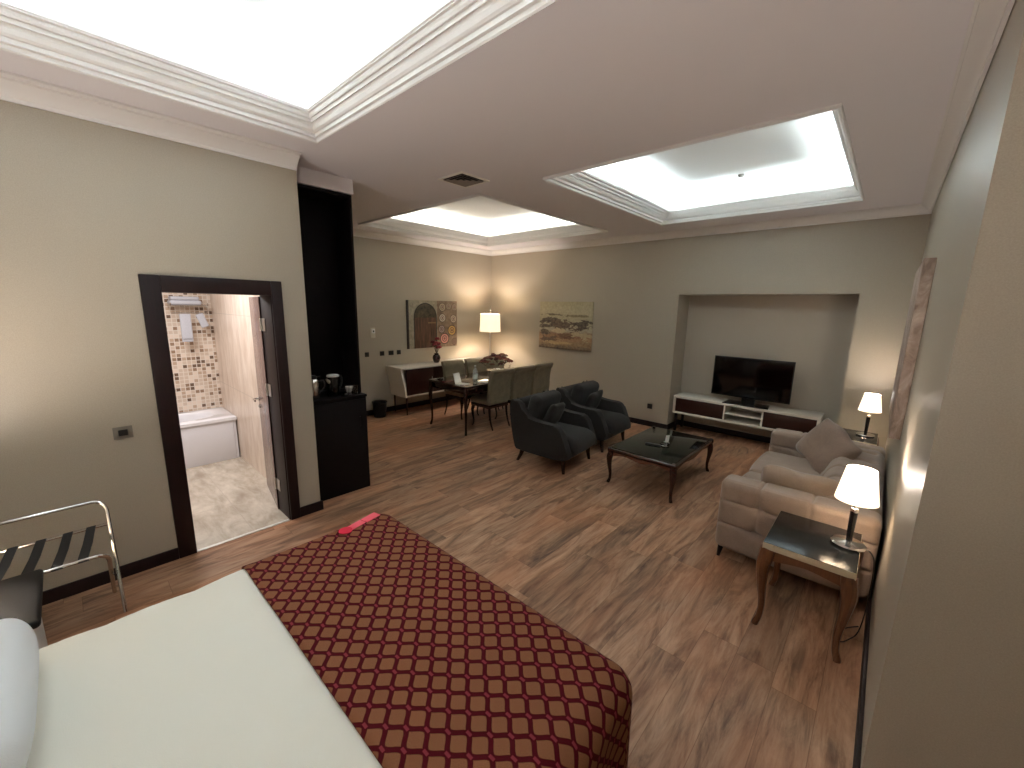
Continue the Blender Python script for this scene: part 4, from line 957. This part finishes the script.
for q in range(34):
    a = q*2.4; r = 0.27*math.sqrt((q+0.5)/34); z = 0.11+0.27*(1-(r/0.34)**2)+rn.uniform(-0.05, 0.04)
    b = new(); rad = rn.uniform(0.028, 0.045)
    for ring_ in range(3):
        for p_ in range(6):
            th = p_*pi/3+ring_*0.5; el = 0.25+ring_*0.45; rr_ = rad*(1-ring_*0.22)
            c = Vector((cos(th)*cos(el), sin(th)*cos(el), sin(el)))*rr_
            sph = bmesh.ops.create_icosphere(b, subdivisions=1, radius=rad*0.36); 
            for v in sph['verts']: v.co = v.co*1.0+c
    T(b, Matrix.Translation((r*cos(a)*0.85, r*sin(a)*1.1, z))); finish('blossom', b, cols[q % 4], t, angle=180)
# bottle of water, menu, papers
t = thing('water_bottle', 'clear plastic water bottle with pale label on the dining table', 'bottle', (-4.66, 4.26, ZT))
b = new(); lathe(b, [(0.0, 0), (0.034, 0), (0.038, 0.01), (0.038, 0.17), (0.032, 0.205), (0.014, 0.24), (0.013, 0.265), (0.0, 0.266)], seg=24); K = NT('pet'); finish('body', b, K.out(Base_Color=lin((225, 235, 235)), Roughness=0.06, **{'Transmission Weight': 0.75, 'IOR': 1.2}), t)
b = new(); lathe(b, [(0.0388, 0.07), (0.0388, 0.15)], seg=24, cap=False); finish('label_band', b, plain('label_pale', (206, 212, 206), 0.5), t)
b = new(); lathe(b, [(0.0, 0.267), (0.015, 0.267), (0.015, 0.285), (0.0, 0.286)], seg=16); finish('cap', b, WHITEP, t)
b = new(); lathe(b, [(0.0, 0), (0.03, 0), (0.034, 0.11), (0.032, 0.11), (0.0285, 0.006), (0.0, 0.006)], seg=20); o_ = finish('drinking_glass', b, CG); o_.location = (-4.79, 4.42, ZT); tag(o_, 'clear drinking glass beside the bottle on the dining table', 'glass')
b = new(); prism(b, [(-0.11, 0.002), (-0.107, 0.0), (0.07, 0.0), (0.07, 0.003), (-0.104, 0.004), (-0.15, 0.16), (-0.154, 0.159)], 1, -0.075, 0.075)
o_ = finish('menu_leaflet', b, WHITEP, smooth=False); o_.location = (-4.72, 4.08, ZT); o_.rotation_euler = (0, 0, R(12)); tag(o_, 'open white leaflet at the near corner of the dining table', 'leaflet')
b = new(); box(b, (-0.10, -0.07, 0), (0.10, 0.07, 0.003), 0.001); box(b, (-0.06, -0.05, 0.0032), (0.09, 0.075, 0.006), 0.001)
o_ = finish('paper_sheets', b, WHITEP, smooth=False); o_.location = (-4.66, 4.46, ZT); o_.rotation_euler = (0, 0, R(28)); tag(o_, 'white paper sheets next to the bottle on the dining table', 'paper')

# sideboard
t = thing('sideboard', 'white-framed sideboard with dark doors below the arch painting', 'sideboard', (-6.35, 4.87, 0))
YA, YB_ = -1.02, 1.00; zt_, zb_ = 0.865, 0.325; xf_, xb_ = 0.245, -0.245
b = new(); box(b, (xb_, YA, zt_-0.035), (xf_, YB_, zt_), 0.006)
box(b, (xb_, YA+0.09, zb_), (xf_-0.02, YB_-0.09, zb_+0.03), 0.004)
for s, ya, yb2 in ((-1, YA, YA+0.09), (1, YB_, YB_-0.09)):
    # tapering side wall
    q = [(ya, zt_-0.035), (ya-s*0.035, zt_-0.035), (yb2-s*0.035, zb_+0.001), (yb2, zb_+0.001)]
    q = [(ya, zt_-0.034), (ya-s*(-0.0) - s*0.035, zt_-0.034), ((ya+yb2)/2-s*0.02-s*0.035, 0.52), (yb2-s*0.035, zb_+0.002), (yb2, zb_+0.002), ((ya+yb2)/2-s*0.02, 0.52)]
    prism(b, q if s < 0 else q[::-1], 0, xb_, xf_-0.01, 0.0)
box(b, (xb_+0.003, YA+0.10, zb_+0.03), (xb_+0.015, YB_-0.10, zt_-0.036))
finish('carcass', b, LACQ, t)
for q in range(3):
    a = YA+0.13+q*(YB_-YA-0.26)/3; c = a+(YB_-YA-0.26)/3-0.004
    b = new(); box(b, (xf_-0.05, a, zb_+0.034), (xf_-0.03, c, zt_-0.038), 0.002); dd = finish('door', b, TVD, t)
    b = new(); tube(b, [(xf_-0.028, c-0.04, 0.55), (xf_-0.016, c-0.04, 0.55), (xf_-0.016, c-0.04, 0.65), (xf_-0.028, c-0.04, 0.65)], 0.004, 6); finish('handle', b, STEEL, dd)
for x in (xb_+0.04, xf_-0.06):
    for y in (YA+0.14, YB_-0.14):
        b = new(); tube(b, [(x, y, 0.0), (x, y, zb_-0.001)], [0.012, 0.018], 10); finish('leg', b, MAHO, t)
t = thing('flower_vase', 'small dark red vase with crimson flowers on the sideboard', 'vase', (-6.34, 4.79, 0.866))
t.scale = (1.25, 1.25, 1.12)
VR = plain('vase_red', (52, 10, 16), 0.15)
b = new(); lathe(b, [(0.0, 0), (0.035, 0), (0.05, 0.03), (0.062, 0.08), (0.055, 0.12), (0.03, 0.145), (0.038, 0.16), (0.03, 0.16), (0.0, 0.12)], seg=24); finish('vase_body', b, VR, t)
CRM = [speck('crimson_%d' % q, c, 0.7, 0.3, 50) for q, c in enumerate(((124, 26, 38), (88, 14, 26), (150, 54, 62)))]
for q in range(9):
    a = q*2.4; r = 0.055*math.sqrt(q/9); z = 0.20+0.16*rn.random()
    if q == 0: z = 0.40; r = 0.0
    cxy = (r*cos(a), r*sin(a)+ (0.02 if q == 0 else 0))
    b = new(); tube(b, [(0, 0, 0.14), (cxy[0]*0.6, cxy[1]*0.6, (z+0.14)/2), (cxy[0], cxy[1], z)], 0.0025, 5); finish('stem', b, LEAFD, t)
    b = new()
    for ring_ in range(2):
        for p_ in range(6):
            th = p_*pi/3+ring_*0.5; el = 0.1+ring_*0.7; c = Vector((cos(th)*cos(el), sin(th)*cos(el), sin(el)))*0.028
            sp_ = bmesh.ops.create_icosphere(b, subdivisions=1, radius=0.015)
            for v in sp_['verts']: v.co = v.co+c
    T(b, Matrix.Translation((cxy[0], cxy[1], z))); finish('blossom', b, CRM[q % 3], t, angle=180)
# waste bin
t = thing('waste_bin', 'small black waste bin on the floor left of the sideboard', 'bin', (-6.42, 3.60, 0))
b = new(); lathe(b, [(0.0, 0), (0.10, 0), (0.125, 0.25), (0.13, 0.255), (0.125, 0.26), (0.118, 0.255), (0.095, 0.01), (0.0, 0.01)], seg=32); finish('bucket', b, BLACK, t)
b = new(); lathe(b, [(0.126, 0.262), (0.133, 0.266), (0.126, 0.272), (0.119, 0.266), (0.126, 0.262)], seg=32, cap=False); finish('rim', b, plain('bin_rim', (30, 30, 32), 0.25), t)

# floor lamp
t = thing('floor_lamp', 'lit floor lamp with white drum shade in the far corner', 'lamp', (FLAMP[0], FLAMP[1], 0))
b = new(); lathe(b, [(0.0, 0), (0.15, 0), (0.155, 0.008), (0.15, 0.02), (0.03, 0.03), (0.014, 0.05), (0.0, 0.05)], seg=36); finish('base', b, CHROME, t)
b = new(); lathe(b, [(0.0, 0.051), (0.012, 0.051), (0.012, 1.48), (0.0, 1.48)], seg=16); finish('pole', b, STEEL, t)
b = new(); shade(b, 0.215, 0.20, 1.44, 1.80)
for q in range(3): tube(b, [(0, 0, 1.78), (0.20*cos(q*2.094), 0.20*sin(q*2.094), 1.79)], 0.003, 5)
finish('lamp_shade', b, glow('drum_shade_lit', (255, 232, 196), 0.5, (246, 236, 214)), t)
b = new(); tube(b, [(0, 0, 1.48), (0, 0, 1.503)], 0.008, 8); tube(b, [(0, 0, 1.64), (0, 0, 1.86)], 0.004, 8); lathe(b, [(0.0, 1.86), (0.012, 1.865), (0.014, 1.88), (0.0, 1.895)], seg=12); finish('finial', b, STEEL, t)
b = new(); lathe(b, [(0.006, 1.505), (0.02, 1.52), (0.03, 1.545), (0.02, 1.575), (0.006, 1.585)], seg=16); finish('bulb', b, glow('bulb_glow2', (255, 214, 160), 6), t)
lamp('bulb_light', 'POINT', (FLAMP[0], FLAMP[1], 1.625), 24, WARM, 0.03)
